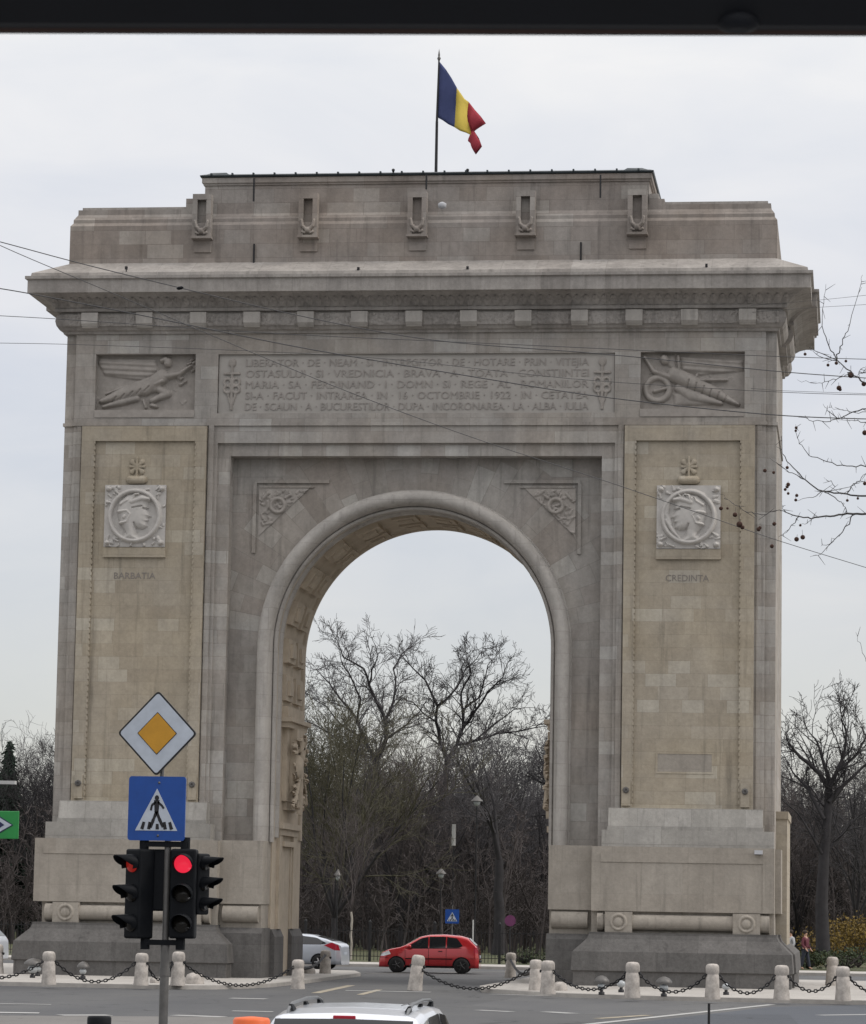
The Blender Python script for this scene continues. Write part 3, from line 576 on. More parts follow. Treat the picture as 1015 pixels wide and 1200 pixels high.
# --- attic
at = MB(); aplan = [(-12.38, .06), (12.38, .06), (12.38, 9.9), (-12.38, 9.9)]
sweep(at, aplan, [(0, 24.6), (0, 26.18), (-.09, 26.30), (-.09, 26.42), (-.22, 26.62), (-.22, 26.80)])
at.build('attic', 'attic_stone', ARCH)
at = MB(); p2 = [(-12.05, .45), (12.05, .45), (12.05, 9.6), (-12.05, 9.6)]; sweep(at, p2, [(0, 26.80), (0, 26.92)]); at.build('attic_coping', 'cornice_stone', ARCH)
a3 = MB(); cp = [(-7.66, .30), (7.98, .30), (7.98, 9.6), (-7.66, 9.6)]
sweep(a3, cp, [(-.02, 26.5), (-.02, 27.62), (.03, 27.64), (.03, 27.68), (.08, 27.72), (.08, 27.90), (.02, 27.91)]); a3.build('attic_centre', 'attic_stone', ARCH)
for s in (-1, 1):
    q = MB(); a, b = sorted((s * 7.97, s * 8.30)); q.box(a, b, .28, 1.3, 26.8, 27.18); a, b = (min(a, b), max(a, b)); q.box(*((-7.97, -7.66) if s < 0 else (8.30, 8.5)), .3, 1.2, 26.8, 27.3 if s < 0 else 27.0)
    q.build('corner_scroll', 'attic_stone', ARCH)
rf = MB(); sweep(rf, cp, [(.05, 27.91), (.13, 27.92), (.15, 27.98), (.0, 28.04), (-1.2, 28.16)], 0); 
for xr in np.arange(-7.4, 7.9, .75): rf.box(xr - .03, xr + .03, .12, .26, 27.97, 28.05)
rf.build('metal_roof', 'roof_metal', ARCH)
for s in (-1, 1):                                    # raised ends of the metal roof
    xo_ = .16 + s * 7.95; q = MB(); q.hexa([(xo_, .14, 27.95), (xo_ - s * 1.1, .14, 27.95), (xo_ - s * 1.1, 9.7, 27.95), (xo_, 9.7, 27.95), (xo_ - s * .4, .4, 28.12), (xo_ - s * .9, .3, 28.10), (xo_ - s * .9, 9.3, 28.12), (xo_ - s * .4, 9.3, 28.12)]); q.build('roof_end', 'roof_metal', ARCH)
for x0 in (-7.62, -3.86, -.03, 3.74, 7.6):           # carved brackets across the attic
    q = MB(); q.box(x0 - .33, x0 - .16, -.28, .1, 25.72, 27.22); q.box(x0 + .16, x0 + .33, -.28, .1, 25.72, 27.22)
    q.box(x0 - .16, x0 + .16, -.28, .1, 27.02, 27.22); q.box(x0 - .16, x0 + .16, -.20, .1, 25.72, 26.2); q.box(x0 - .16, x0 + .16, -.05, .1, 26.2, 27.02)
    q.box(x0 - .36, x0 + .36, -.32, .1, 25.64, 25.72); q.box(x0 - .30, x0 + .30, .0, .12, 25.2, 25.64)
    br = q.build('attic_bracket', 'attic_stone', ARCH)
    h = HF(.6, .6, 70); h.cap(.3, .16, .31, .16, .11, .11, .12).path([(.08, .5), (.12, .3), (.3, .14), (.48, .3), (.52, .5)], [.05, .06, .08, .06, .05], .10).cap(.12, .1, .2, .06, .05, .04, .06).cap(.48, .1, .4, .06, .05, .04, .06)
    h.build('bracket_carving', (x0 - .3, -.285, 25.74), 'attic_stone', br, mask=h.H > .005)
# --- inscription
ins = MB(); ins.box(-6.93, 6.85, .10, .30, 19.5, 21.58); INS = ins.build('inscription_panel', 'panel_stone', ARCH)
rows = ["LIBERATOR \u00b7 DE \u00b7 NEAM \u00b7 SI \u00b7 INTREGITOR \u00b7 DE \u00b7 HOTARE \u00b7 PRIN \u00b7 VITEJIA",
        "OSTASULUI \u00b7 SI \u00b7 VREDNICIA \u00b7 BRAVA \u00b7 A \u00b7 TOATA \u00b7 CONSTIINTEI",
        "MARIA \u00b7 SA \u00b7 FERDINAND \u00b7 I \u00b7 DOMN \u00b7 SI \u00b7 REGE \u00b7 AL \u00b7 ROMANILOR",
        "SI-A \u00b7 FACUT \u00b7 INTRAREA \u00b7 IN \u00b7 16 \u00b7 OCTOMBRIE \u00b7 1922 \u00b7 IN \u00b7 CETATEA",
        "DE \u00b7 SCAUN \u00b7 A \u00b7 BUCURESTILOR \u00b7 DUPA \u00b7 INCORONAREA \u00b7 LA \u00b7 ALBA \u00b7 IULIA"]
for i, t in enumerate(rows):
    text_mesh('lettering', t, 'letter_stone', INS, -5.98, 21.16 - i * .385, .10, 11.95, .26, .025)
for s in (-1, 1):                                    # a sword-and-ribbon ornament at each end
    h = HF(.7, 1.95, 40); h.cap(.35, .1, .35, 1.85, .05, .04, .07).cap(.1, 1.35, .6, 1.35, .05, .05, .08)
    for v in (1.05, .8): h.ring(.2, v, .12, .05, .06).ring(.5, v, .12, .05, .06)
    h.cap(.2, .7, .3, .3, .05, .03, .05).cap(.5, .7, .4, .3, .05, .03, .05).cap(.35, 1.7, .36, 1.75, .13, .13, .08)
    h.build('sword_ornament', ((-6.82 if s < 0 else 6.08), .095, 19.55), 'relief_stone', INS, mask=h.H > .006)
# --- winged reliefs of the frieze
def mk(pxs, kind):
    if kind == 'L': return [((x - 85) / 850 * 3.55, (655 - y) / 555 * 2.24) for x, y in pxs]
    return [((x - 40) / 557 * 3.55, (425 - y) / 365 * 2.24) for x, y in pxs]
for kind, ox in (('L', -11.3), ('R', 7.75)):
    h = HF(3.55, 2.24, 46); P = lambda *q: mk(q, kind)
    if kind == 'L':
        h.poly(P((95, 122), (585, 132), (610, 235), (520, 318), (420, 318), (150, 282), (88, 175)), .13, .05, ridge=(34, .35, 1, .05))
        h.path(P((560, 360), (330, 430), (130, 505)), [.30, .24, .09], .22); h.path(P((430, 480), (300, 510), (150, 552)), [.12, .13, .07], .16)
        h.path(P((640, 290), (590, 330), (500, 400)), [.27, .26, .24], .26); h.cap(*P((690, 160), (688, 175))[0], *P((690, 160), (688, 175))[1], .15, .15, .26)
        h.cap(*P((670, 140), (650, 150))[0], *P((640, 150), (650, 150))[0], .12, .09, .22)
        h.path(P((665, 290), (790, 268), (885, 200)), [.14, .10, .05], .24)
        h.path(P((590, 360), (650, 330)), [.1, .1], .27); h.path(P((560, 500), (690, 440), (620, 400)), [.10, .15, .14], .18); h.path(P((490, 500), (510, 560)), [.06, .05], .15)
        h.path(P((330, 375), (170, 440)), [.05, .04], .14); h.path(P((560, 540), (600, 550)), [.08, .07], .14)
        for q in ((880, 150), (905, 170), (860, 180), (800, 310), (825, 340), (800, 360), (780, 300), (895, 240)):
            a_ = P(q)[0]; h.cap(a_[0], a_[1], a_[0] + .1, a_[1] + .05, .06, .03, .12)
        for k in range(5): a_, b_ = P((540 - k * 70, 380 + k * 22), (500 - k * 70, 420 + k * 22)); h.carve(*a_, *b_, .03, .05)
    else:
        h.poly(P((245, 75), (590, 100), (592, 165), (360, 188), (260, 160)), .13, .05, ridge=(34, .35, 1, .08))
        h.cap(*P((165, 95), (1, 1))[0], *P((170, 105), (1, 1))[0], .16, .15, .26); h.poly(P((110, 70), (225, 68), (235, 170), (190, 140)), .08, .05)
        h.path(P((220, 185), (330, 235)), [.27, .25], .26); h.path(P((330, 235), (450, 290), (560, 352)), [.24, .19, .07], .22)
        h.path(P((240, 260), (310, 300), (470, 345)), [.14, .22, .08], .16); h.path(P((190, 195), (110, 165), (60, 85)), [.12, .09, .06], .22)
        cc = P((130, 265))[0]; h.ring(cc[0], cc[1], .40, .11, .15); h.cap(cc[0] - .1, cc[1] - .08, cc[0] + .3, cc[1] + .03, .07, .05, .15)
        h.path(P((340, 190), (330, 215), (500, 215)), [.06, .07, .04], .17); h.path(P((240, 80), (245, 160)), [.05, .05], .18)
        h.poly(P((210, 290), (300, 270), (500, 355), (220, 362)), .09, .06)
        for k in range(6): a_, b_ = P((300 + k * 40, 215 + k * 18), (290 + k * 40, 260 + k * 16)); h.carve(*a_, *b_, .03, .05)
    h.scroll(0, 3.5, .4, 2.2, 30, .03, .05, seed=9)
    h.build('winged_figure_relief', (ox, .295, 19.36), 'relief_stone', ARCH)
    q = MB(); q.box(ox, ox + 3.55, -.03, .29, 19.36, 19.62); q.build('relief_sill', 'relief_stone', ARCH)
# --- medallions
for s, ox in ((-1, -10.78), (1, 8.36)):
    E_ = 2.2
    b_ = MB(); b_.box(ox, ox + E_ - .04, -.22, -.131, 14.8, 16.96); MED = b_.build('medallion', 'relief_stone', ARCH)
    h = HF(E_ - .04, 2.16, 62); cx, cy = 1.08, 1.08; U_ = .93 / 212
    f = 1 if s < 0 else -1
    head = [(-150, 30), (-135, 110), (-70, 165), (20, 185), (100, 165), (138, 118), (112, 100), (116, 60), (110, 42), (138, -8), (112, -20), (120, -45), (104, -58), (108, -88), (70, -112), (22, -105), (25, -150), (80, -205), (-110, -205), (-80, -130), (-120, -60)]
    h.poly([(cx + f * x * U_, cy + y * U_) for x, y in head], .21, .10)
    Q = lambda x, y: (cx + f * x * U_, cy + y * U_)
    h.path([Q(-20, 110), Q(60, 135), Q(110, 130)], [.14, .13, .07], .26); h.path([Q(-20, 110), Q(0, 165), Q(30, 170)], [.06, .05, .04], .26)
    h.path([Q(-120, 30), Q(-60, 40), Q(-30, 10), Q(-60, -50), Q(-110, -60)], [.08, .07, .06, .07, .06], .24)
    h.cap(*Q(-75, -5), *Q(-80, -15), .09, .09, .25); h.path([Q(-110, 90), Q(-60, 120)], [.08, .08], .22)
    h.path([Q(40, 0), Q(50, -60)], [.17, .12], .19); h.carve(*Q(70, 55), *Q(112, 48), .045, .08); h.carve(*Q(95, -48), *Q(118, -46), .03, .06); h.carve(*Q(-15, 60), *Q(60, 75), .03, .07)
    h.carve(*Q(20, -110), *Q(0, -60), .04, .06); h.carve(*Q(-95, -100), *Q(-60, -150), .03, .05)
    if s > 0:
        h.path([Q(160, 100), Q(175, 20), Q(140, -60)], [.09, .10, .08], .14); h.path([Q(170, -30), Q(120, -110), Q(60, -180)], [.09, .08, .05], .16)
        for k in range(5): h.cap(*Q(-60 + k * 30, 120 + k * 8), *Q(-45 + k * 30, 150 + k * 5), .05, .03, .24)
    h.ring(cx, cy, .87, .085, .17)
    rad = lambda x, y: math.hypot(x - cx, y - cy) > 1.02
    h.scroll(.05, 2.1, .05, 2.1, 150, .10, .06, seed=21 + s, cond=rad)
    for qx in (.14, 2.02):
        for qy in (.14, 2.02): h.cap(qx, qy, qx + .02, qy, .10, .08, .19)
    h.build('portrait_relief', (ox, -.225, 14.8), 'medallion_stone', MED)
    q = MB(); q.box(ox - .02, ox + E_ - .02, -.24, -.13, 14.44, 14.78); q.build('medallion_sill', 'warm_stone', ARCH)
    h = HF(.9, .98, 62)                              # cross crest over the medallion
    h.cap(.22, .16, .68, .16, .15, .15, .2)
    for a in range(4):
        t = R(45 + 90 * a); h.cap(.45 + .08 * math.cos(t), .62 + .08 * math.sin(t), .45 + .24 * math.cos(t), .62 + .24 * math.sin(t), .05, .10, .07)
    h.cap(.45, .3, .45, .95, .05, .05, .1).cap(.2, .62, .7, .62, .05, .05, .07)
    h.build('crest', ((-10.14 if s < 0 else 8.98), -.135, 16.98), 'warm_stone', ARCH, mask=h.H > .004)
    text_mesh('carved_name', "BARBATIA" if s < 0 else "CREDINTA", 'name_stone', ARCH, (-10.4 if s < 0 else 8.68), 13.70, -.13, 1.46, .22, .012)
q = MB(); grid_wall(q, [8.40, 8.46, 10.28, 10.34], [7.2, 7.26, 7.86, 7.92], [(8.46, 10.28, 7.26, 7.86)], -.15, -.13); q.build('plaque_frame', 'warm_stone', ARCH)
q = MB(); q.box(8.46, 10.28, -.137, -.131, 7.26, 7.86); q.build('plaque', 'pedestal_stone', ARCH)
# --- spandrel ornaments
for s in (-1, 1):
    q = MB()
    a, b = sorted((s * 3.05, s * 5.68)); q.box(a, b, .62, .7, 17.14, 17.26)
    a, b = sorted((s * 5.60, s * 5.72)); q.box(a, b, .62, .7, 14.7, 17.14)
    a, b = sorted((s * 3.6, s * 5.5)); q.box(a, b, .64, .7, 16.98, 17.05)
    q.build('spandrel_frame', 'spandrel_stone', ARCH)
    h = HF(1.95, 2.0, 46); T = lambda x, y: (x if s < 0 else 1.95 - x, y)
    h.scroll(.1, 1.9, .1, 1.9, 130, .07, .06, seed=31, cond=lambda x, y: (y > .35 + (x if s < 0 else 1.95 - x) * .95))
    c0 = T(.68, 1.38); h.ring(c0[0], c0[1], .24, .07, .12); h.cap(*T(.3, 1.8), *T(.15, 1.6), .07, .04, .1); h.cap(*T(.95, 1.65), *T(1.1, 1.75), .07, .04, .1)
    msk = h.V > (.30 + (h.U if s < 0 else 1.95 - h.U) * .95)
    h.H += .02; h.build('spandrel_ornament', ((-5.52 if s < 0 else 3.57), .69, 14.98), 'relief_stone', ARCH, mask=msk)
# --- downpipes and small fittings on the attic
for x, ya, yb in ((298, 209, 236), (298, 286, 309), (500, 205, 222), (704, 205, 232), (681, 284, 308)):
    p0, p1 = onY(x, ya, .02), onY(x, yb, .02); q = MB(); q.tube([(p0[0], .0, p1[2]), (p0[0], .0, p0[2])], .035, 6); q.build('drainpipe', 'dark_iron', ARCH)
for x, y in ((148, 316), (420, 317), (548, 316), (828, 313)):
    p = onY(x, y, -1.0); q = MB(); q.cbox((p[0], -1.0, p[2] + .06), (.08, .12, .1)); q.tube([(p[0], -1, p[2] - .25), (p[0], -1, p[2] + .04)], .02, 5); q.build('ledge_lamp', 'dark_iron', ARCH)
def small(name, mb, mat, label, cat, group=None): return tag(mb.build(name, mat), label, cat, group)
p = onY(518, 240, -.3); q = MB(); q.lathe([(.05, -.12), (.14, -.08), (.15, .05), (.08, .1), (.03, .12)], (p[0], -.22, p[2]), 12); q.box(p[0] - .03, p[0] + .03, -.2, .06, p[2] + .08, p[2] + .13)
small('security_camera', q, 'white_cloth', 'small white dome security camera fixed high on the attic beside the middle bracket', 'camera')
p = onY(889, 999, -1.3); q = MB(); q.cbox((p[0], -1.25, p[2]), (.26, .5, .13)); small('security_camera', q, 'white_cloth', 'small white box camera on the top edge of the right pedestal', 'camera')
for x, y, l in ((461, 199, 'left of the flagpole'), (548, 199, 'right of the flagpole')):
    p = onY(x, y, .3); q = MB(); q.lathe([(.02, -.08), (.05, -.02), (.06, .03), (.03, .06)], (p[0], .3, p[2] - .02), 8); q.tube([(p[0], .3, 28.05), (p[0], .3, p[2] - .1)], .02, 5)
    small('roof_floodlight', q, 'dark_iron', 'tiny dark floodlight on the roof edge ' + l, 'floodlight')
# --- flag
FL = empty('flagpole', (0, 5, 28.1), label='tall thin flagpole on the roof flying a blue, yellow and red flag', cat='flag')
top = onY(514.5, 71, 5); bot = onY(511, 202, 5); tip = onY(515.5, 58, 5)
q = MB(); q.tube([(bot[0] , 0, 27.9 - 28.1), (bot[0], 0, 31.0 - 28.1)], [.06, .05], 8); q.tube([(bot[0], 0, 2.9), (top[0], 0, top[2] - 28.1)], [.045, .03], 8); q.build('pole', 'dark_iron', FL)
q = MB(); q.lathe([(.03, 0), (.07, .08), (.03, .16), (.04, .2), (.001, .45)], (top[0], 0, top[2] - 28.1), 8); q.build('finial', 'galvanised', FL)
# cloth: rows follow the drooping outline, columns run from hoist to fly
def zf(px_, py_, dY): p = onY(480 + px_ / 7.06, 40 + py_ / 7.06, 5 + dY); return (p[0], dY, p[2] - 28.1)
cols_f = [  # (top pixel, bottom pixel, depth top, depth bottom)
    ((246, 225), (234, 690), 0, 0), ((300, 290), (275, 712), .10, .05), ((348, 365), (320, 745), -.05, .12), ((392, 445), (372, 770), -.15, -.05),
    ((425, 490), (420, 800), .1, -.12), ((455, 535), (470, 815), .3, .05), ((490, 560), (520, 840), .35, .1), ((540, 625), (575, 865), .3, .05), ((590, 680), (600, 930), .2, -.05), ((632, 738), (550, 995), .1, .15)]
NR = 14; fm = {0: MB(), 1: MB(), 2: MB()}
def fpt(i, t):
    (tp, bp_, dt, db) = cols_f[i]; x = tp[0] + (bp_[0] - tp[0]) * t; y = tp[1] + (bp_[1] - tp[1]) * t
    if i >= 6: x -= (i - 5) * 26 * math.sin(t * math.pi) * (1 if t < .6 else .8)
    return zf(x, y, dt + (db - dt) * t + .12 * math.sin(t * 7 + i * 1.3) * (i / 9))
for i in range(9):
    k = 0 if i < 3 else (1 if i < 6 else 2)
    vs = [fpt(i, r_ / NR) for r_ in range(NR + 1)] + [fpt(i + 1, r_ / NR) for r_ in range(NR + 1)]
    fm[k].add(vs, [(r_, r_ + 1, NR + 2 + r_, NR + 1 + r_) for r_ in range(NR)], 0, True)
for k, (nm, mt) in enumerate((('blue_stripe', 'flag_blue'), ('yellow_stripe', 'flag_yellow'), ('red_stripe', 'flag_red'))):
    o = fm[k].build(nm, mt, FL, fix=False); so_ = o.modifiers.new('s', 'SOLIDIFY'); so_.thickness = .012
    bm = bmesh.new(); bm.from_mesh(o.data); bmesh.ops.remove_doubles(bm, verts=bm.verts, dist=.001); bm.to_mesh(o.data); bm.free()

# ================================================================== GROUND
def sheet(name, pts, z, mat, thick=0.0, kind='structure', parent=None):
    mb = MB(); n = len(pts)
    if thick: mb.prism([(p[0], p[1]) for p in pts], 'z', z - thick, z)
    else: mb.add([(p[0], p[1], z) for p in pts], [list(range(n))])
    o = mb.build(name, mat, parent, fix=bool(thick))
    if not thick and o.data.polygons[0].normal.z < 0: o.data.flip_normals()
    if kind: o['kind'] = kind
    return o
sheet('road', [(-1500, -400), (1500, -400), (1500, 4000), (-1500, 4000)], 0, 'asphalt')
# right-hand smooth dark lane
def G(x, y, z=0.0): p = onZ(x, y, z); return (p[0], p[1])
sheet('dark_lane', [G(690, 1205), G(905, 1180), G(1100, 1177), G(1200, 1215), G(900, 1260)], .004, 'asphalt_dark')
sheet('worn_road', [G(-60, 1190), G(300, 1192), G(330, 1205), G(-60, 1210)], .004, 'asphalt_worn')
# islands under each pier
def island(name, pts):
    inner = offset_poly(pts, -.22)
    k = sheet(name + '_kerb', pts, .12, 'kerb_stone', .13); sheet(name, inner, .124, 'paving', .02)
def ccw(pts):
    a = sum(pts[i][0] * pts[(i + 1) % len(pts)][1] - pts[(i + 1) % len(pts)][0] * pts[i][1] for i in range(len(pts)))
    return pts if a > 0 else pts[::-1]
lf = [(-60, -10.8), (-30, -11.8), (-9.5, -12.6), (-5.2, -12.6), (-4.2, -11.8), (-3.6, -10.2), (-3.2, -7.5), (-3.1, -2), (-3.3, 12), (-4.2, 16.5), (-8, 18.5), (-20, 17), (-60, 10)]
rt = [(3.6, -8.8), (6.5, -12.4), (9.5, -13.6), (16, -13.8), (40, -11), (60, -8), (60, 12), (30, 16), (12, 16), (4.2, 14), (3.2, 11), (3.1, -5)]
island('pavement', ccw(lf)); island('pavement', ccw(rt))
# park side
sheet('far_kerb', ccw([(-80, 30), (-5.9, 31.4), (80, 33), (80, 33.6), (-5.9, 32.2), (-80, 30.8)]), .12, 'kerb_stone', .13)
sheet('far_footpath', ccw([(-80, 30.9), (80, 33.7), (80, 39), (-80, 36.5)]), .11, 'paving', .1)
sheet('park_ground', ccw([(-400, 36.6), (400, 39), (400, 900), (-400, 900)]), .10, 'grass', .1)
# painted lines
def line(a, b, w=.14, mat='white_paint', z=.008):
    a = np.array(a); b = np.array(b); d = b - a; n = np.array((-d[1], d[0])) / np.linalg.norm(d) * w * .55
    return sheet('road_marking', [tuple(a - n), tuple(b - n), tuple(b + n), tuple(a + n)], z, mat)
line(G(640, 1206), G(905, 1177.5), .22)
line(G(-20, 1186.5), G(46, 1187.5), .55); line(G(70, 1190), G(128, 1190), .5); line(G(203, 1190), G(262, 1192), .45)
line(G(270, 1170), G(312, 1171), .5); line(G(272, 1185), G(320, 1186), .35); line(G(0, 1176.5), G(60, 1177.5), .25)
line(G(405, 1161), G(505, 1163), .45, z=.009); line(G(575, 1165.2), G(668, 1168.5), .3)
line(G(370, 1164), G(412, 1155), .25, 'yellow_paint'); line(G(422, 1166), G(445, 1160), .2, 'yellow_paint'); line(G(640, 1186), G(672, 1188), .4)
line(G(700, 1194), G(760, 1190), .25, 'yellow_paint'); line(G(960, 1190), G(1040, 1189), .3); line(G(560, 1184), G(600, 1186), .3)
line(G(430, 1141), G(600, 1139), .6, 'asphalt_worn')

# ================================================================== BOLLARDS AND CHAINS
def bollard_mesh(h=1.0, r=.21, n=18):
    b = MB(); b.lathe([(r * 1.12, 0), (r * 1.10, h * .05), (r * .98, h * .30), (r * .93, h * .66), (r * .86, h * .69), (r * .86, h * .71), (r * .96, h * .74), (r * .96, h * .88), (r * .88, h * .95), (r * .65, h * .99), (r * .2, h)], n=n)
    return b
BM = bollard_mesh().mesh('stone_shaft')
RM = MB(); 
for s in (-1, 1): RM.tube([(s * .17, 0, .68), (s * .24, 0, .68)], .045, 8)
RM = RM.mesh('chain_ring')
BP = {}
def bollard(key, x, y, label, z=.12, h=None, tilt=0, group='pale stone bollards ringing the arch island'):
    p = onZ(x, y, z); o = empty('stone_bollard', (p[0], p[1], z), 0, label, 'bollard', group)
    a = link('shaft', BM, 'bollard_stone', o); b = link('chain_ring', RM, 'dark_iron', o)
    if h: o.scale = (1, 1, h)
    o.rotation_euler = (R(random.uniform(-1.6, 1.6)), R(tilt + random.uniform(-1.6, 1.6)), random.uniform(-.4, .4)); o.scale = (random.uniform(.95, 1.06), random.uniform(.95, 1.06), (h or 1) * random.uniform(.96, 1.02))
    BP[key] = np.array((p[0], p[1], z)); return o
bollard('a', 57, 1154, 'pale round-topped bollard nearest the left edge, in front of the left plinth')
bollard('b', 165, 1155, 'pale stone bollard just left of the traffic light pole')
bollard('c', 208, 1155, 'pale stone bollard just right of the traffic light pole')
bollard('d', 349, 1159, 'short rough bollard at the left foot of the arch opening', z=.0, h=.93)
bollard('e', 486, 1161, 'leaning worn bollard in the roadway in front of the red car', z=.0, h=1.12, tilt=7)
bollard('f', 628, 1161, 'left one of the two bollards standing close together by the right pier', h=.97)
bollard('g', 642, 1165, 'right one of the two bollards standing close together by the right pier')
bollard('h', 741, 1169, 'pale bollard in front of the left half of the right plinth')
bollard('i', 835, 1171, 'pale bollard in front of the right half of the right plinth')
bollard('j', 916, 1172, 'pale bollard at the right corner of the right plinth')
bollard('k', 988, 1173, 'pale bollard farthest right at the kerb')
bollard('l', 975, 1155, 'bollard behind and just left of the rightmost kerb bollard')
bollard('m', 598, 1146, 'smaller-looking bollard behind the passage, right of the red car', z=0.0, h=.95)
bollard('n', 381, 1141, 'tan bollard behind the passage in front of the silver car', h=.85)
bollard('o', -4, 1141, 'pinkish bollard cut off by the left edge of the picture')
BP['p'] = onZ(-75, 1153, .12); BP['q'] = onZ(1080, 1173, .12)
def chain(a, b, sag, label, off=.18):
    p0 = BP[a] + (0, 0, .68); p1 = BP[b] + (0, 0, .68); d = p1 - p0; L = np.linalg.norm(d[:2]); u = d / L
    p0 = p0 + u * off; p1 = p1 - u * off
    K = max(8, int(L / .12)); mb = MB(); pts = [p0 + (p1 - p0) * t - np.array((0, 0, sag * 4 * t * (1 - t))) for t in np.linspace(0, 1, K + 1)]
    for i in range(K):
        a_, b_ = pts[i], pts[i + 1]; e = b_ - a_; e_ = e / np.linalg.norm(e); side = np.cross(e_, (0, 0, 1)); side /= np.linalg.norm(side); w_ = side if i % 2 else np.cross(e_, side)
        c_ = (a_ + b_) / 2; l_ = np.linalg.norm(e) * .62; ring = [c_ + e_ * l_ * math.cos(t) + w_ * .042 * math.sin(t) for t in np.linspace(0, 2 * math.pi, 7)]
        mb.tube(ring, .020, 4, caps=False)
    return tag(mb.build('hanging_chain', 'dark_iron', fix=False), label, 'chain', 'iron chains slung between the bollards')
chain('a', 'b', .58, 'sagging iron chain between the leftmost whole bollard and the next one'); chain('b', 'c', .5, 'short iron chain behind the traffic light pole')
chain('c', 'd', .62, 'long iron chain from the traffic light pole to the arch opening'); chain('p', 'a', .5, 'iron chain running out of the left edge of the picture')
chain('d', 'n', .2, 'iron chain rising from the opening\'s left foot back into the passage')
chain('e', 'f', .62, 'iron chain sagging below the red car from the leaning bollard to the right pier'); chain('m', 'f', .35, 'short iron chain from the far passage bollard to the right pier')
chain('g', 'h', .5, 'iron chain under the left half of the right plinth'); chain('h', 'i', .5, 'iron chain under the middle of the right plinth')
chain('i', 'j', .5, 'iron chain at the right end of the right plinth'); chain('j', 'k', .42, 'iron chain reaching the bollard farthest right'); chain('k', 'q', .5, 'iron chain running out of the right edge of the picture')
# small ground floodlights
def floodlight(x, y, label, r=.17, hood=True):
    p = onZ(x, y, .124); o = empty('ground_floodlight', tuple(p), 0, label, 'floodlight', 'small floodlights on the pavement')
    b = MB(); b.lathe([(.09, 0), (.09, .08), (.05, .10), (.05, .14)], n=10); b.build('foot', 'dark_iron', o)
    b = MB(); b.lathe([(.03, -r * .8), (r * .75, -r * .55), (r, 0), (r * .8, r * .5), (.02, r * .8)], (0, 0, .14 + r * .8), 14); b.build('lamp_housing', 'lamp_glass', o)
    if hood: b = MB(); b.lathe([(r * 1.7, -.02), (r * 1.7, .03), (r * 1.1, .12), (.04, .17)], (0, .02, .2 + r * 1.5), 14); b.build('hood', 'galvanised', o)
    return o
floodlight(38, 1146, 'round white floodlight at the left end of the left plinth'); floodlight(44, 1144, 'hooded floodlight tight behind the leftmost whole bollard', .12)
floodlight(97, 1147, 'floodlight with curved hood between the first two whole bollards on the left', .12)
floodlight(705, 1166, 'hooded floodlight left of the first bollard before the right plinth', .13); floodlight(728, 1163, 'bare round floodlight touching the first bollard before the right plinth', .14, False)
floodlight(778, 1168, 'hooded floodlight midway between the two bollards before the right plinth', .14); floodlight(851, 1166, 'round floodlight just right of the second bollard before the right plinth', .13, False)
for x, y, k, l in ((228, 1153, 1, 'low domed stone beside the traffic light pole bollard'), (656, 1161, .8, 'low domed stone beside the paired bollards'), (363, 1141, .7, 'low tan stone beside the far passage bollard'), (181, 1152, .5, 'little pale stone left of the traffic light pole')):
    p = onZ(x, y, .124); b = MB(); b.lathe([(.30 * k, 0), (.30 * k, .16 * k), (.24 * k, .28 * k), (.1 * k, .34 * k)], tuple(p), 14); small('kerb_stone', b, 'bollard_stone', l, 'stone')

# ================================================================== TREES
def frustums(segs, sides):
    s_ = np.array(segs); p0, p1, r0, r1 = s_[:, 0:3], s_[:, 3:6], s_[:, 6], s_[:, 7]
    t = p1 - p0; t /= np.linalg.norm(t, axis=1, keepdims=True) + 1e-9
    up = np.where(np.abs(t[:, 2:3]) < .9, np.array([[0, 0, 1.]]), np.array([[1., 0, 0]])); a = np.cross(t, up); a /= np.linalg.norm(a, axis=1, keepdims=True); b = np.cross(t, a)
    V = []
    for P_, r_ in ((p0, r0), (p1, r1)):
        for j in range(sides):
            th = 2 * math.pi * j / sides; V.append(P_ + r_[:, None] * (a * math.cos(th) + b * math.sin(th)))
    V = np.stack(V, 1); n = len(s_); base = (np.arange(n) * 2 * sides)[:, None, None]
    F = np.array([[j, (j + 1) % sides, sides + (j + 1) % sides, sides + j] for j in range(sides)])[None] + base
    return V.reshape(-1, 3), F.reshape(-1, 4)
def seg_mesh(name, segs, sides):
    V, F = frustums(segs, sides); me = bpy.data.meshes.new(name); me.vertices.add(len(V)); me.vertices.foreach_set('co', V.reshape(-1))
    me.loops.add(F.size); me.loops.foreach_set('vertex_index', F.reshape(-1).astype(np.int32)); me.polygons.add(len(F))
    me.polygons.foreach_set('loop_start', np.arange(0, F.size, 4, dtype=np.int32)); me.polygons.foreach_set('loop_total', np.full(len(F), 4, dtype=np.int32))
    me.polygons.foreach_set('use_smooth', np.ones(len(F), bool)); me.update(calc_edges=True); return me
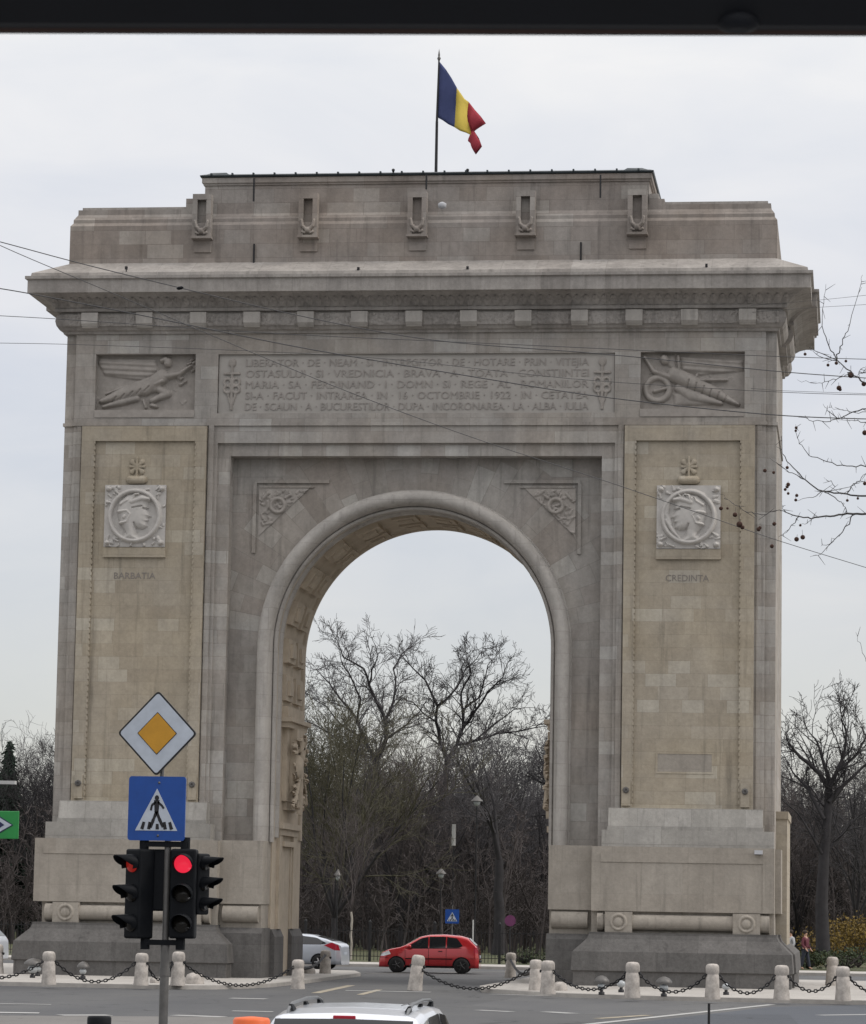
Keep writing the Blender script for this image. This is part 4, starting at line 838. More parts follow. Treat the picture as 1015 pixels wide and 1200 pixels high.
def grow(H=20, seed=1, fork=.28, limbs=5, lean=(0, 0), kids=(6, 6, 5), spread=.55, r0=None, twigmin=.019, up=.35, levels=4, skel=None, kl=2.7):
    g = random.Random(seed); big = []; small_ = []; r0 = r0 or H * .017
    def rv(): v = np.array([g.gauss(0, 1), g.gauss(0, 1), g.gauss(0, .7)]); return v / np.linalg.norm(v)
    def limb(p, d, L, r, lev):
        n = max(3, int(5 - lev * .4)); pts = [p]; step = L / n; rr = [r]
        for i in range(n):
            d = d + rv() * (.16 + .05 * lev) + np.array([0, 0, up * .16]); d /= np.linalg.norm(d)
            q = pts[-1] + d * step; pts.append(q); nr = max(twigmin * .7, r * (1 - .75 * (i + 1) / n)); rr.append(nr)
            (big if r > .07 else small_).append((*pts[-2], *q, rr[-2], nr))
        if lev < levels:
            k = kids[min(lev - 1, len(kids) - 1)]
            for j in range(k):
                t = (.18 + .8 * (j + g.random() * .8) / k); i = min(n - 1, int(t * n)); f = t * n - i
                q = pts[i] + (pts[i + 1] - pts[i]) * min(1, f); dd = (pts[i + 1] - pts[i]); dd /= np.linalg.norm(dd)
                s_ = rv(); s_ -= dd * (s_ @ dd); s_ /= np.linalg.norm(s_) + 1e-6
                nd = dd * (1 - spread * .3) + s_ * spread * g.uniform(.8, 1.35); nd /= np.linalg.norm(nd)
                limb(q, nd, L * g.uniform(.42, .66) * (1.05 - t * .35), max(twigmin, rr[i] * g.uniform(.42, .6)), lev + 1)
    if skel:
        for pts, ra, rb in skel:
            P = [np.array(q, float) for q in pts]; n_ = len(P); tot = sum(np.linalg.norm(P[i + 1] - P[i]) for i in range(n_ - 1)); acc = 0
            for i in range(n_ - 1):
                a, b_ = P[i], P[i + 1]; l = np.linalg.norm(b_ - a); r1 = ra + (rb - ra) * acc / tot; r2 = ra + (rb - ra) * (acc + l) / tot
                m_ = (a + b_) / 2 + rv() * l * (.05 if r1 < .15 else .008); big.append((*a, *m_, r1, (r1 + r2) / 2)); big.append((*m_, *b_, (r1 + r2) / 2, r2))
                if r1 < .30:
                    for j in range(max(1, int(l * 2.6))):
                        q = a + (b_ - a) * g.random(); dd = (b_ - a) / l; s_ = rv(); s_ -= dd * (s_ @ dd); s_ /= np.linalg.norm(s_) + 1e-6
                        nd = dd * .75 + s_ * g.uniform(.5, .95) + np.array([0, 0, .15]); nd /= np.linalg.norm(nd)
                        limb(q, nd, kl * g.uniform(.4, 1.0), min(.055, r1 * .5), 2)
                acc += l
            dd = P[-1] - P[-2]; dd /= np.linalg.norm(dd)
            if rb < .1: limb(P[-1], dd, kl * .6, rb, 2)
        return big, small_
    zf_ = H * fork; n = 6; p = np.zeros(3); r = r0
    for i in range(n):
        q = np.array([lean[0] * ((i + 1) / n) ** 1.5 + g.uniform(-.06, .06), lean[1] * (i + 1) / n, zf_ * (i + 1) / n]); nr = r0 * (1 - .3 * (i + 1) / n); big.append((*p, *q, r if i else r0 * 1.25, nr)); r = nr; p = q
    for j in range(limbs):
        a = 2 * math.pi * (j + g.random() * .6) / limbs; o = g.uniform(.18, .62) if j else .08
        d = np.array([math.cos(a) * o + lean[0] / H * .6, math.sin(a) * o, 1.0]); d /= np.linalg.norm(d)
        limb(p.copy(), d, (H - zf_) * g.uniform(.78, 1.0) / (1 + .12 * o), r * g.uniform(.5, .78), 1)
    return big, small_
PROTO = {}
def tree(key, pos, label, cat='tree', group=None, trunk_mat='bark_dark', twig_mat='hazed_bark_grey', scale=1, rz=0, name='bare_tree', **kw):
    if key not in PROTO:
        b, t = grow(**kw); PROTO[key] = (seg_mesh('trunk', b, 7), seg_mesh('crown', t, 3))
    o = empty(name, pos, rz, label, cat, group); o.scale = (scale,) * 3
    for nm, me, mt in (('trunk', PROTO[key][0], trunk_mat), ('crown', PROTO[key][1], twig_mat)):
        c = link(nm, me, trunk_mat, o)
        if not len(me.materials): me.materials.append(MATS[mt])
        c.material_slots[0].link = 'OBJECT'; c.material_slots[0].material = MATS[mt]
    return o
def at(x, Y): p = onY(x, 1100, Y); return (p[0], Y, .1)
kA = dict(H=20, seed=3, fork=.2, limbs=7, kids=(8, 7, 6), spread=.75, up=.15); kB = dict(H=20, seed=11, fork=.55, limbs=6, kids=(9, 8, 6), spread=.8, lean=(2.9, 0), r0=.42, up=.1); kC = dict(H=13, seed=23, fork=.40, limbs=3, kids=(7, 6, 5), spread=.6, r0=.34, up=.1)
kD = dict(H=17, seed=31, fork=.15, limbs=9, kids=(8, 7, 6), spread=.6, up=.5); kE = dict(H=19, seed=47, fork=.25, limbs=6, kids=(9, 7, 6), spread=.65)
kF = dict(H=7.5, seed=53, fork=.3, limbs=5, kids=(6, 6, 4), spread=.5, r0=.07, twigmin=.008)
g1 = 'bare trees of the park beyond the arch'
def skel(base, Y, lines, seed, crown_y=890, ky=.80, kr=.62):
    g = random.Random(seed); out = []; ends_ = {}
    for pts, ra, rb, dy in lines:
        d0 = ends_.get(pts[0], 0.); L_ = []
        for i, q in enumerate(pts):
            dd = d0 + dy * i / (len(pts) - 1); yq = q[1] if q[1] > crown_y else crown_y - (crown_y - q[1]) * ky; p = onY(q[0], yq, Y) - np.array(base); p[1] = dd; L_.append(tuple(p)); ends_.setdefault(q, dd)
        out.append((L_, ra * (kr if ra < .3 else .8), rb * .6))
    return out
bA = at(432, 88); sA = skel(bA, 88, [([(432, 1112), (434, 1010), (438, 930), (440, 890)], .34, .28, .4),
    ([(440, 890), (452, 860), (452, 832), (442, 806), (434, 782), (428, 758), (405, 742), (400, 722)], .24, .05, -1.5), ([(452, 832), (460, 805), (462, 780), (458, 755), (466, 735)], .15, .05, 1.5),
    ([(440, 890), (425, 860), (415, 830), (395, 800), (380, 775), (368, 760)], .20, .05, 2), ([(415, 830), (420, 800), (412, 775), (400, 750), (398, 735)], .13, .04, -1), ([(434, 782), (438, 760), (446, 740), (444, 726)], .10, .04, -1),
    ([(452, 860), (475, 838), (488, 820), (496, 800)], .13, .04, 1.5), ([(440, 890), (410, 875), (385, 850), (362, 835)], .15, .05, -2.2), ([(425, 860), (400, 840), (385, 815), (372, 805)], .1, .04, -1.5)], 1)
bB = at(494, 92); sB = skel(bB, 92, [([(494, 1112), (503, 1030), (512, 985), (519, 930), (524, 890)], .50, .34, .5),
    ([(524, 890), (515, 862), (511, 835), (513, 812), (507, 795), (500, 775), (486, 758), (477, 745)], .22, .05, -1.5), ([(513, 812), (528, 795), (540, 772), (545, 755), (556, 742)], .14, .05, 1),
    ([(524, 890), (534, 868), (541, 842), (540, 815), (538, 790), (548, 765), (545, 745)], .23, .05, 1), ([(541, 842), (556, 818), (572, 790), (590, 770), (594, 757)], .16, .05, -1.5),
    ([(534, 868), (555, 862), (580, 852), (604, 849), (632, 842)], .15, .05, -.5), ([(541, 820), (560, 800), (566, 775), (570, 750), (575, 742)], .12, .04, 1.2), ([(511, 835), (495, 822), (482, 805), (470, 800)], .10, .04, 1), ([(555, 862), (580, 835), (600, 815), (612, 812)], .1, .04, 1)], 2)
bR = at(965, 44); sR = skel(bR, 44, [([(965, 1118), (963, 1060), (966, 1000), (972, 925)], .44, .30, .3), ([(972, 925), (962, 903), (948, 885), (939, 877)], .17, .14, -.5), ([(972, 925), (970, 900), (964, 878), (958, 852), (950, 838)], .17, .05, .8),
    ([(972, 925), (982, 895), (990, 865), (992, 838), (986, 818), (990, 806)], .17, .04, -.8), ([(966, 960), (945, 920), (930, 900), (922, 880)], .14, .04, 1), ([(972, 940), (1000, 905), (1020, 880), (1040, 860)], .16, .05, .5), ([(982, 895), (1005, 870), (1015, 845), (1010, 825)], .11, .04, .6), ([(963, 1000), (940, 960), (925, 945)], .12, .04, -1), ([(966, 1000), (995, 965), (1015, 950)], .13, .04, 1)], 3, crown_y=925, ky=.76, kr=.7)
tree('SA', bA, 'tall broad bare tree rising highest in the left half of the arch opening', group=g1, skel=sA, seed=5, kids=(6, 6, 5), spread=.72, twigmin=.015)
tree('SB', bB, 'tall bare tree with a leaning dark trunk behind the red car', group=g1, skel=sB, seed=6, kids=(6, 6, 5), spread=.72, twigmin=.015, twig_mat='bark_dark')
tree('E', at(588, 104), 'broad bare tree filling the right side of the arch opening', group=g1, scale=.68, **kE)
tree('C', at(584, 70), 'forked dark-trunked bare tree just right of the red car', group=g1, **kC)
tree('D', at(392, 62), 'olive-tinged dense bare tree low at the left side of the arch opening', group=g1, twig_mat='bark_olive', scale=.74, **kD)
tree('F', at(411, 44), 'slim pale-barked sapling behind the silver car', group=g1, trunk_mat='bark_pale', twig_mat='hazed_bark_brown', **kF)
tree('A', at(360, 110), 'bare tree half hidden behind the left jamb of the arch', group=g1, rz=2.1, scale=.72, **kA)
tree('D', at(470, 80), 'dense low bare tree between the silver and the red car', group=g1, rz=1.2, scale=.66, twig_mat='hazed_bark_brown', **kD)
tree('D', at(545, 84), 'dense low bare tree behind the tail of the red car', group=g1, rz=4.2, scale=.62, **kD)
tree('E', at(640, 98), 'bare tree half hidden behind the right jamb of the arch', group=g1, rz=2.6, scale=.52, **kE)
tree('C', at(455, 130), 'narrow forked bare tree deep in the park behind the red car bonnet', group=g1, rz=1.5, scale=.95, **kC)
tree('A', at(470, 118), 'tall bare tree deep behind the gap between the two highest crowns', group=g1, rz=2.9, scale=.74, twig_mat='hazed_bark_brown', **kA)
tree('E', at(572, 114), 'bare tree deep behind the right-hand crown in the arch opening', group=g1, rz=.8, scale=.70, **kE)
tree('E', at(400, 104), 'bare tree deep behind the left-hand crown in the arch opening', group=g1, rz=3.8, scale=.78, twig_mat='bark_olive', **kE)
tree('A', at(620, 120), 'bare tree deep in the park at the right of the arch opening', group=g1, rz=5.2, scale=.62, **kA)
# left of the arch
tree('E', at(24, 95), 'bare tree on the far left beside the dark fir', group=g1, rz=1.0, scale=.58, **kE); tree('D', at(52, 85), 'dense bare tree touching the left flank of the arch', group=g1, rz=2.0, scale=.68, twig_mat='bark_dark', **kD)
tree('A', at(40, 110), 'pale-limbed bare tree left of the arch', group=g1, rz=.4, scale=.62, trunk_mat='bark_pale', **kA); tree('B', at(-20, 100), 'bare tree cut by the left edge', group=g1, rz=3, scale=.65, **kB)
# right of the arch
tree('SR', bR, 'dark bare tree with a sawn-off limb right of the arch', group=g1, skel=sR, seed=7, kids=(6, 6, 4), twigmin=.014, spread=.7, kl=2.6, twig_mat='bark_dark'); tree('A', at(1003, 72), 'tall bare tree at the right edge', group=g1, rz=4.0, scale=.56, **kA)
tree('D', at(935, 80), 'dense bare tree against the right flank of the arch', group=g1, rz=5.0, scale=.58, twig_mat='hazed_bark_brown', **kD); tree('D', at(990, 90), 'dense brownish bare tree low on the right', group=g1, rz=.3, scale=.64, twig_mat='hazed_bark_brown', **kD)
tree('B', at(1060, 80), 'bare tree cut by the right edge', group=g1, rz=1.8, scale=.6, **kB)
# trees of the avenue hidden or half hidden by the piers
for i, (x, Y) in enumerate(((120, 95), (220, 105), (300, 90), (700, 95), (780, 110), (860, 90))):
    tree('AEDB'[i % 4], at(x, Y), ('first', 'second', 'third')[i % 3] + ' bare park tree from the left hidden behind the ' + ('left', 'right')[i // 3] + ' pier of the arch', group=g1, rz=i * 1.1, scale=.7, **(kA, kE, kD, kB)[i % 4])
# the wood behind: one mass
def wood(name, x0, x1, Y0, Y1, n, hmin, hmax, seed, label, mat):
    g = random.Random(seed); segs = []
    for i in range(n):
        Y = g.uniform(Y0, Y1); xa = onY(x0, 1100, Y)[0]; xb = onY(x1, 1100, Y)[0]; X = g.uniform(xa, xb); H = g.uniform(hmin, hmax)
        p = np.array([X, Y, 0.]); d = np.array([g.gauss(0, .08), g.gauss(0, .08), 1.]); r = H * .010 + .03; k = 7
        for j in range(k):
            d = d + np.array([g.gauss(0, .09), g.gauss(0, .09), .05]); d /= np.linalg.norm(d); q = p + d * H / k; segs.append((*p, *q, r, r * .83))
            if j >= 1:
                for m_ in range(4):
                    a = g.uniform(0, 6.28); e_ = np.array([math.cos(a) * .7, math.sin(a) * .7, g.uniform(.3, 1.1)]); e_ /= np.linalg.norm(e_); s0 = p + (q - p) * g.random(); L = H * g.uniform(.12, .24) * (1 - j * .07)
                    s1 = s0 + e_ * L * .5; e2 = e_ + np.array([g.gauss(0, .3), g.gauss(0, .3), .2]); s2 = s1 + e2 * L * .5; segs += [(*s0, *s1, r * .45, r * .3), (*s1, *s2, r * .3, .02)]
                    for _ in range(3):
                        f_ = np.array([g.gauss(0, .6), g.gauss(0, .6), g.gauss(.4, .4)]); b0 = s1 + (s2 - s1) * g.random(); segs.append((*b0, *(b0 + f_ * L * .4), .028, .014))
            p = q; r *= .83
    o = link(name, seg_mesh(name, segs, 3), mat); return tag(o, label, 'wood', kind='stuff')
wood('far_wood', -260, 1300, 130, 230, 2400, 8.5, 13.5, 5, 'far-off bare wood reading as one dark mass behind the park trees', 'hazed_bark_grey')
wood('undergrowth', -260, 1300, 75, 130, 1900, 3, 8.5, 6, 'tangled bare undergrowth along the edge of the park', 'hazed_bark_brown')
# dark fir at the far left
f = empty('fir_tree', at(4, 90), 0, 'dark green fir at the left edge of the picture', 'tree')
g = random.Random(5); m_ = MB(); m_.tube([(0, 0, 0), (0, 0, 12.4)], [.22, .03], 7); m_.build('trunk', 'bark_dark', f)
segs = []
for i in range(1500):
    z = 1.2 + 11.2 * (g.random() ** 1.1); rr = (12.7 - z) * .26 * g.uniform(.6, 1.1); a = g.uniform(0, 6.28)
    p0 = (rr * .2 * math.cos(a), rr * .2 * math.sin(a), z); p1 = (rr * math.cos(a), rr * math.sin(a), z - rr * .25 + g.uniform(-.1, .1)); segs.append((*p0, *p1, .16, .03))
    for _ in range(2):
        t = g.uniform(.3, 1); q = [p0[k] + (p1[k] - p0[k]) * t for k in range(3)]; segs.append((*q, q[0] + g.uniform(-.3, .3), q[1] + g.uniform(-.3, .3), q[2] - g.uniform(.05, .35), .07, .02))
link('crown', seg_mesh('crown', segs, 3), 'conifer', f)
# leaf-cluster shrubs
def shrub(name, pos, w, h, n, mat, label, seed=1, leaf=.075):
    g = random.Random(seed); o = empty(name, pos, 0, label, 'shrub'); V = []; F = []
    segs = []
    for _ in range(40):
        a = g.uniform(0, 6.28); t = g.uniform(.3, 1); segs.append((0, 0, 0, w * .5 * t * math.cos(a), w * .4 * t * math.sin(a), h * g.uniform(.5, .95), .03, .008))
    link('stem', seg_mesh('stem', segs, 3), 'hazed_bark_brown', o); mb = MB()
    cl = [(g.gauss(0, .28) * w, g.gauss(0, .22) * w, h * g.uniform(.2, .95)) for _ in range(26)]
    for _ in range(n):
        c = g.choice(cl); p = np.array([c[0] + g.gauss(0, .12) * w, c[1] + g.gauss(0, .12) * w, max(.05, c[2] + g.gauss(0, .12) * h)]); u = np.array([g.gauss(0, 1) for _ in range(3)]); u /= np.linalg.norm(u); v = np.cross(u, [g.gauss(0, 1) for _ in range(3)]); v /= np.linalg.norm(v) + 1e-6
        l = leaf * g.uniform(.6, 1.3); mb.add([p - u * l, p + v * l * .5, p + u * l, p - v * l * .5], [(0, 1, 2, 3)])
    mb.build('foliage', mat, o, fix=False); return o
def atz(x, Y, z=.1): p = onY(x, 1100, Y); return (p[0], Y, z)
shrub('forsythia_bush', atz(1006, 50), 3.4, 2.3, 3200, 'yellow_blossom', 'yellow flowering bush at the right edge behind the bollards', 3)
shrub('forsythia_bush', atz(953, 51), 1.7, 1.7, 900, 'yellow_blossom', 'smaller yellow flowering bush between the arch and the dark trunk', 4)
shrub('green_shrub', atz(990, 42), 2.6, .9, 900, 'leaf_green', 'low dark green shrub beneath the yellow bush on the right', 5); shrub('green_shrub', atz(948, 43), 2.2, .8, 700, 'leaf_green', 'low green shrub behind the two people', 6)
shrub('green_shrub', atz(615, 42), 2.4, .7, 700, 'leaf_green', 'low green shrub right of the red car', 7)

# park fence behind the cars
pf = empty('park_fence', (0, 39.5, .1), 0, 'dark iron railings along the park edge behind the cars', 'fence')
m_ = MB()
for x in np.arange(-34, 8, .16): m_.box(x - .012, x + .012, -.012, .012, 0.05, 1.55)
for z in (.25, 1.4): m_.box(-34, 8, -.015, .015, z - .015, z + .015)
m_.build('railing', 'dark_iron', pf)
for x in range(-34, 9, 3): m_ = MB(); m_.box(x - .06, x + .06, -.06, .06, 0, 1.75); m_.lathe([(.06, 0), (.08, .06), (.01, .16)], (x, 0, 1.75), 8); m_.build('post', 'dark_iron', pf)

# ================================================================== STREET FURNITURE IN THE PARK
def park_lamp(x, y, Y, label, w_=.32):
    top_ = onY(x, y, Y); o = empty('park_lamp', (top_[0], Y, .1), 0, label, 'lamp', 'park lanterns between the trees'); h = top_[2] - .1
    m_ = MB(); m_.tube([(0, 0, 0), (0, 0, h)], [.05, .03], 6); m_.build('post', 'dark_iron', o)
    m_ = MB(); m_.lathe([(w_, 0), (w_ * .95, .03), (w_ * .4, .2), (.03, .3)], (0, 0, h), 12); m_.build('lamp_shade', 'galvanised', o)
    m_ = MB(); m_.lathe([(.03, -.25), (w_ * .45, -.18), (w_ * .6, -.02), (w_ * .4, 0)], (0, 0, h), 12); m_.build('globe', 'lamp_glass', o)
park_lamp(559, 939, 60, 'park lantern high among the branches right of the opening\'s middle'); park_lamp(517, 1024, 64, 'park lantern seen above the red car', .28); park_lamp(396, 1026, 52, 'park lantern with a round globe above the silver car', .2)
p = onY(532, 966, 70); p2_ = onY(532, 991, 70); m_ = MB(); m_.tube([(p[0], 70, p2_[2]), (p[0], 70, p[2])], .11, 8); m_.tube([(p[0], 70, .1), (p[0], 70, p2_[2])], .03, 6, 1)
o = m_.build('banner_tube', ['white_paint', 'dark_iron']); tag(o, 'narrow white tube on a thin dark post among the park trees', 'light tube')
def crossing_sign(name, pos, size, rz, label, thin=False):
    o = empty(name, pos, rz, label, 'sign'); h = size / 2
    m_ = MB(); rr = size * .05; pts = []
    for cx_, cz_, a0 in ((h - rr, h - rr, 0), (-h + rr, h - rr, 90), (-h + rr, -h + rr, 180), (h - rr, -h + rr, 270)):
        for k in range(5): a = R(a0 + k * 22.5); pts.append((cx_ + rr * math.cos(a), cz_ + rr * math.sin(a)))
    m_.prism(pts, 'y', -.012, .012); m_.build('panel', 'sign_blue', o)
    m_ = MB(); m_.prism([(-.37 * size, -.345 * size), (.37 * size, -.345 * size), (0, .31 * size)], 'y', -.016, -.0125); m_.build('triangle', 'sign_white', o)
    m_ = MB(); y0, y1 = -.019, -.0165
    def st(pts_, w0, w1=None):
        w1 = w1 or w0
        for (xa, za), (xb, zb) in zip(pts_[:-1], pts_[1:]):
            d = np.array([xb - xa, zb - za]); n = np.array([-d[1], d[0]]) / np.linalg.norm(d); a = np.array([xa, za]); b = np.array([xb, zb])
            m_.prism([tuple((a - n * w0) * size), tuple((b - n * w1) * size), tuple((b + n * w1) * size), tuple((a + n * w0) * size)], 'y', y0, y1)
    m_.prism([(size * (.0 + .038 * math.cos(t)), size * (.165 + .042 * math.sin(t))) for t in np.linspace(0, 2 * math.pi, 12, endpoint=False)], 'y', y0, y1)
    st([(0, .13), (.0, -.06)], .048, .035); st([(0, -.05), (-.05, -.17), (-.10, -.30)], .028, .022); st([(0, -.05), (.05, -.16), (.12, -.29)], .028, .022)
    st([(-.02, .10), (-.085, .05), (-.10, -.03)], .018); st([(.02, .10), (.09, .045), (.125, .0)], .018)
    for xx in (-.25, -.13, .02, .16, .27): st([(xx * .86, -.21 if abs(xx) > .1 else -.24), (xx, -.325)], .024, .03)
    m_.build('walking_figure', 'sign_black', o); return o
p = onY(530, 1074, 34); crossing_sign('crossing_sign', (p[0], 34, p[2]), .62, 0, 'small far blue pedestrian crossing sign above the tail of the red car')
m_ = MB(); m_.tube([(p[0], 34.06, .1), (p[0], 34.06, p[2] + .5)], .03, 6); small('sign_post', m_, 'galvanised', 'thin post carrying the far blue crossing sign', 'post')
p = onY(598, 1079, 36); m_ = MB(); m_.lathe([(.25, 0), (.25, .02)], (0, 0, 0), 20); m_.xf(Matrix.Translation((p[0], 36, p[2])) @ Matrix.Rotation(R(90), 4, 'X')); m_.tube([(p[0], 36.05, .1), (p[0], 36.05, p[2] + .3)], .03, 6, 1)
tag(m_.build('round_sign', ['violet_paint', 'dark_iron']), 'round purplish-red road sign on a post right of the red car', 'sign')
p = onY(553, 1085, 36); m_ = MB(); m_.tube([(p[0], 36.5, .1), (p[0], 36.5, 2.1)], .035, 6); small('white_post', m_, 'white_paint', 'plain white post behind the rear of the red car', 'post')

# ================================================================== CARS
def interp(pts, x):
    if x <= pts[0][0]: return pts[0][1]
    for (a, b), (c, d) in zip(pts[:-1], pts[1:]):
        if x <= c: return b + (d - b) * (x - a) / (c - a + 1e-9)
    return pts[-1][1]
class Car:
    """local x forward, z up; top = silhouette, belt = waistline, wid = half width in plan, roofw = half width of roof"""
    def __init__(s, top, belt, wid, roofw, zb=.22): s.top, s.belt, s.wid, s.roofw, s.zb = top, belt, wid, roofw, zb
    def T(s, x): return interp(s.top, x)
    def B(s, x): return min(interp(s.belt, x), s.T(x) - .02)
    def side(s, x, z):
        w_ = interp(s.wid, x); b = s.B(x); t = s.T(x)
        if z <= b:
            k = (z - s.zb) / (b - s.zb + 1e-6); return w_ * (.93 + .07 * math.sin(min(1, max(0, k)) * math.pi * .75 + .35))
        k = (z - b) / (t - b + 1e-6); f = min(1, (t - b) / .45); wr = w_ + (s.roofw - w_) * f; w0 = w_ * (.93 + .07 * math.sin(math.pi * .75 + .35)); return w0 + (wr - w0) * (k ** 1.15)
    def body(s, parent, mat, n=64):
        x0, x1 = s.top[0][0], s.top[-1][0]; xs = [x0 + (x1 - x0) * (.5 - .5 * math.cos(math.pi * i / n)) for i in range(n + 1)]; rows_ = []
        for x in xs:
            b, t = s.B(x), s.T(x); r_ = [(x, 0, s.zb), (x, s.side(x, s.zb) * .9, s.zb)]
            for k in (.05, .25, .5, .75, .95): z = s.zb + (b - s.zb) * k; r_.append((x, s.side(x, z), z))
            for k in (0.0, .3, .6, .82): z = b + (t - b) * k; r_.append((x, s.side(x, z), z))
            wr = s.side(x, b + (t - b) * .82); r_ += [(x, wr * .94, b + (t - b) * .93), (x, wr * .84, b + (t - b) * .975), (x, wr * .5, t + .0), (x, 0, t + .012)]; rows_.append(r_)
        k = len(rows_[0]); mb = MB(); V = [p_ for r_ in rows_ for p_ in r_]; F = [(i * k + j, (i + 1) * k + j, (i + 1) * k + j + 1, i * k + j + 1) for i in range(n) for j in range(k - 1)]
        mb.add(V, F, 0, True); mb.add([(x_, -y_, z_) for x_, y_, z_ in V], [f_[::-1] for f_ in F], 0, True)
        for r_, rev in ((rows_[0], 0), (rows_[-1], 1)): 
            loop = r_ + [(a, -b, c) for a, b, c in r_[::-1]]; mb.add(loop, [list(range(len(loop)))], 0)
        me = mb.mesh('body'); bm = bmesh.new(); bm.from_mesh(me); bmesh.ops.remove_doubles(bm, verts=bm.verts, dist=.0008); bmesh.ops.recalc_face_normals(bm, faces=bm.faces); bm.to_mesh(me); bm.free()
        o = link('body', me, mat, parent); return o
    def patch(s, name, poly, mat, parent, sides=(-1, 1), off=.008, n=10):
        for sg in sides:
            mb = MB(); zs = [p_[1] for p_ in poly]; x0 = min(p_[0] for p_ in poly); x1 = max(p_[0] for p_ in poly); cols_ = []
            for i in range(n + 1):
                x = x0 + (x1 - x0) * (i / n * .9998 + .0001); cr = []
                for (a, b), (c, d) in zip(poly, poly[1:] + poly[:1]):
                    if (a - x) * (c - x) <= 0 and abs(a - c) > 1e-9: cr.append(b + (d - b) * (x - a) / (c - a))
                lo, hi = min(cr), max(cr); cols_.append([(x, sg * (s.side(x, lo + (hi - lo) * k / 4) + off), lo + (hi - lo) * k / 4) for k in range(5)])
            mb.add([p_ for c_ in cols_ for p_ in c_], [(i * 5 + j, (i + 1) * 5 + j, (i + 1) * 5 + j + 1, i * 5 + j + 1) for i in range(n) for j in range(4)], 0, True)
            o = mb.build(name, mat, parent, fix=False)
            if sg > 0: o.data.flip_normals()
    def topglass(s, name, xa, xb, mat, parent, f0=.86, off=.012, n=6):
        mb = MB(); R_ = []
        for i in range(n + 1):
            x = xa + (xb - xa) * i / n; e_ = .01; sl = (s.T(x + e_) - s.T(x - e_)) / (2 * e_); nn = np.array([-sl, 1]) / math.hypot(sl, 1)
            b, t = s.B(x), s.T(x); w_ = s.side(x, b + (t - b) * .82) * f0
            R_.append([(x + nn[0] * off, y_ * w_, t + nn[1] * off + .012 * (1 - abs(y_))) for y_ in (-1, -.5, 0, .5, 1)])
        mb.add([p_ for r_ in R_ for p_ in r_], [(i * 5 + j, (i + 1) * 5 + j, (i + 1) * 5 + j + 1, i * 5 + j + 1) for i in range(n) for j in range(4)], 0, True)
        mb.build(name, mat, parent)
    def wheels(s, xs_, r, parent, rim='wheel_rim'):
        for x in xs_:
            for sg in (-1, 1):
                yw = s.side(x, r * 2) + .012; m_ = MB(); m_.lathe([(r * .6, 0), (r * .96, 0.0), (r, .03), (r, .17), (r * .96, .2), (r * .6, .2)], n=28)
                m_.xf(Matrix.Translation((x, sg * (yw - .0), r)) @ Matrix.Rotation(R(90 * sg), 4, 'X')); w_ = m_.build('wheel', 'tyre', parent)
                m_ = MB(); m_.lathe([(r * .62, -.012), (r * .62, .02)], n=24); m_.xf(Matrix.Translation((x, sg * (yw + .0), r)) @ Matrix.Rotation(R(90 * sg), 4, 'X')); m_.build('rim_dish', 'tyre', w_)
                m_ = MB()
                for k in range(5):
                    a = k * 2 * math.pi / 5; m_.tube([(0, 0, 0), (r * .58 * math.cos(a), r * .58 * math.sin(a), .0)], [r * .12, r * .07], 5)
                m_.xf(Matrix.Translation((x, sg * (yw + .012), r)) @ Matrix.Rotation(R(90 * sg), 4, 'X')); m_.build('rim', rim, w_)
                # dark wheel arch
                m_ = MB(); N_ = 20; vs = []
                for k in range(N_ + 1):
                    a = math.pi * k / N_ - .0
                    for q_ in (.0, 1.16): px_, pz_ = x + r * q_ * math.cos(a), r + r * q_ * math.sin(a); vs.append((px_, sg * (s.side(px_, pz_) + .006), pz_))
                m_.add(vs, [(2 * k, 2 * k + 1, 2 * k + 3, 2 * k + 2) for k in range(N_)]); m_.build('wheel_arch', 'black_plastic', parent, fix=False)
def ends(car, parent, xf_, xr_):
    m_ = MB(); w_ = interp(car.wid, xf_ - .1)
    m_.box(xf_ - .03, xf_ + .012, -w_ * .6, w_ * .6, .33, .5); m_.build('grille', 'black_plastic', parent)
    m_ = MB(); m_.box(xf_ - .02, xf_ + .02, -.26, .26, .42, .53); m_.build('number_plate', 'sign_white', parent)
    m_ = MB(); m_.box(xr_ - .02, xr_ + .03, -.26, .26, .62, .73); m_.build('number_plate', 'sign_white', parent)
# red hatchback seen side-on, nose to the left
rc = Car(top=[(-2.0, .55), (-1.97, .95), (-1.88, 1.10), (-1.55, 1.42), (-1.25, 1.50), (-.6, 1.545), (.0, 1.52), (.35, 1.45), (.95, 1.10), (1.15, 1.02), (1.6, .93), (1.88, .80), (1.97, .62), (2.0, .45)],
         belt=[(-2.0, .9), (-1.5, 1.02), (-.5, .98), (.5, .94), (1.0, .92), (1.9, .72)], wid=[(-2.0, .70), (-1.85, .82), (-1.4, .87), (0, .875), (1.3, .86), (1.75, .78), (2.0, .60)], roofw=.62)
RC = empty('red_hatchback', (-1.78, 20.6, 0), R(183), 'red five-door hatchback crossing behind the arch opening, nose to the left', 'car')
rc.body(RC, 'red_car_paint'); rc.patch('side_window', [(-1.35, 1.10), (-1.12, 1.40), (-.72, 1.45), (-.72, 1.02), (-1.2, 1.03)], 'car_glass', RC); rc.patch('side_window', [(-.67, 1.02), (-.67, 1.455), (-.02, 1.45), (-.02, 1.0)], 'car_glass', RC)
rc.patch('side_window', [(.03, .99), (.03, 1.44), (.32, 1.38), (.82, 1.07), (.86, .99)], 'car_glass', RC); rc.topglass('windscreen', .42, .98, 'car_glass', RC); rc.topglass('rear_window', -1.86, -1.58, 'lamp_clear', RC, .82)
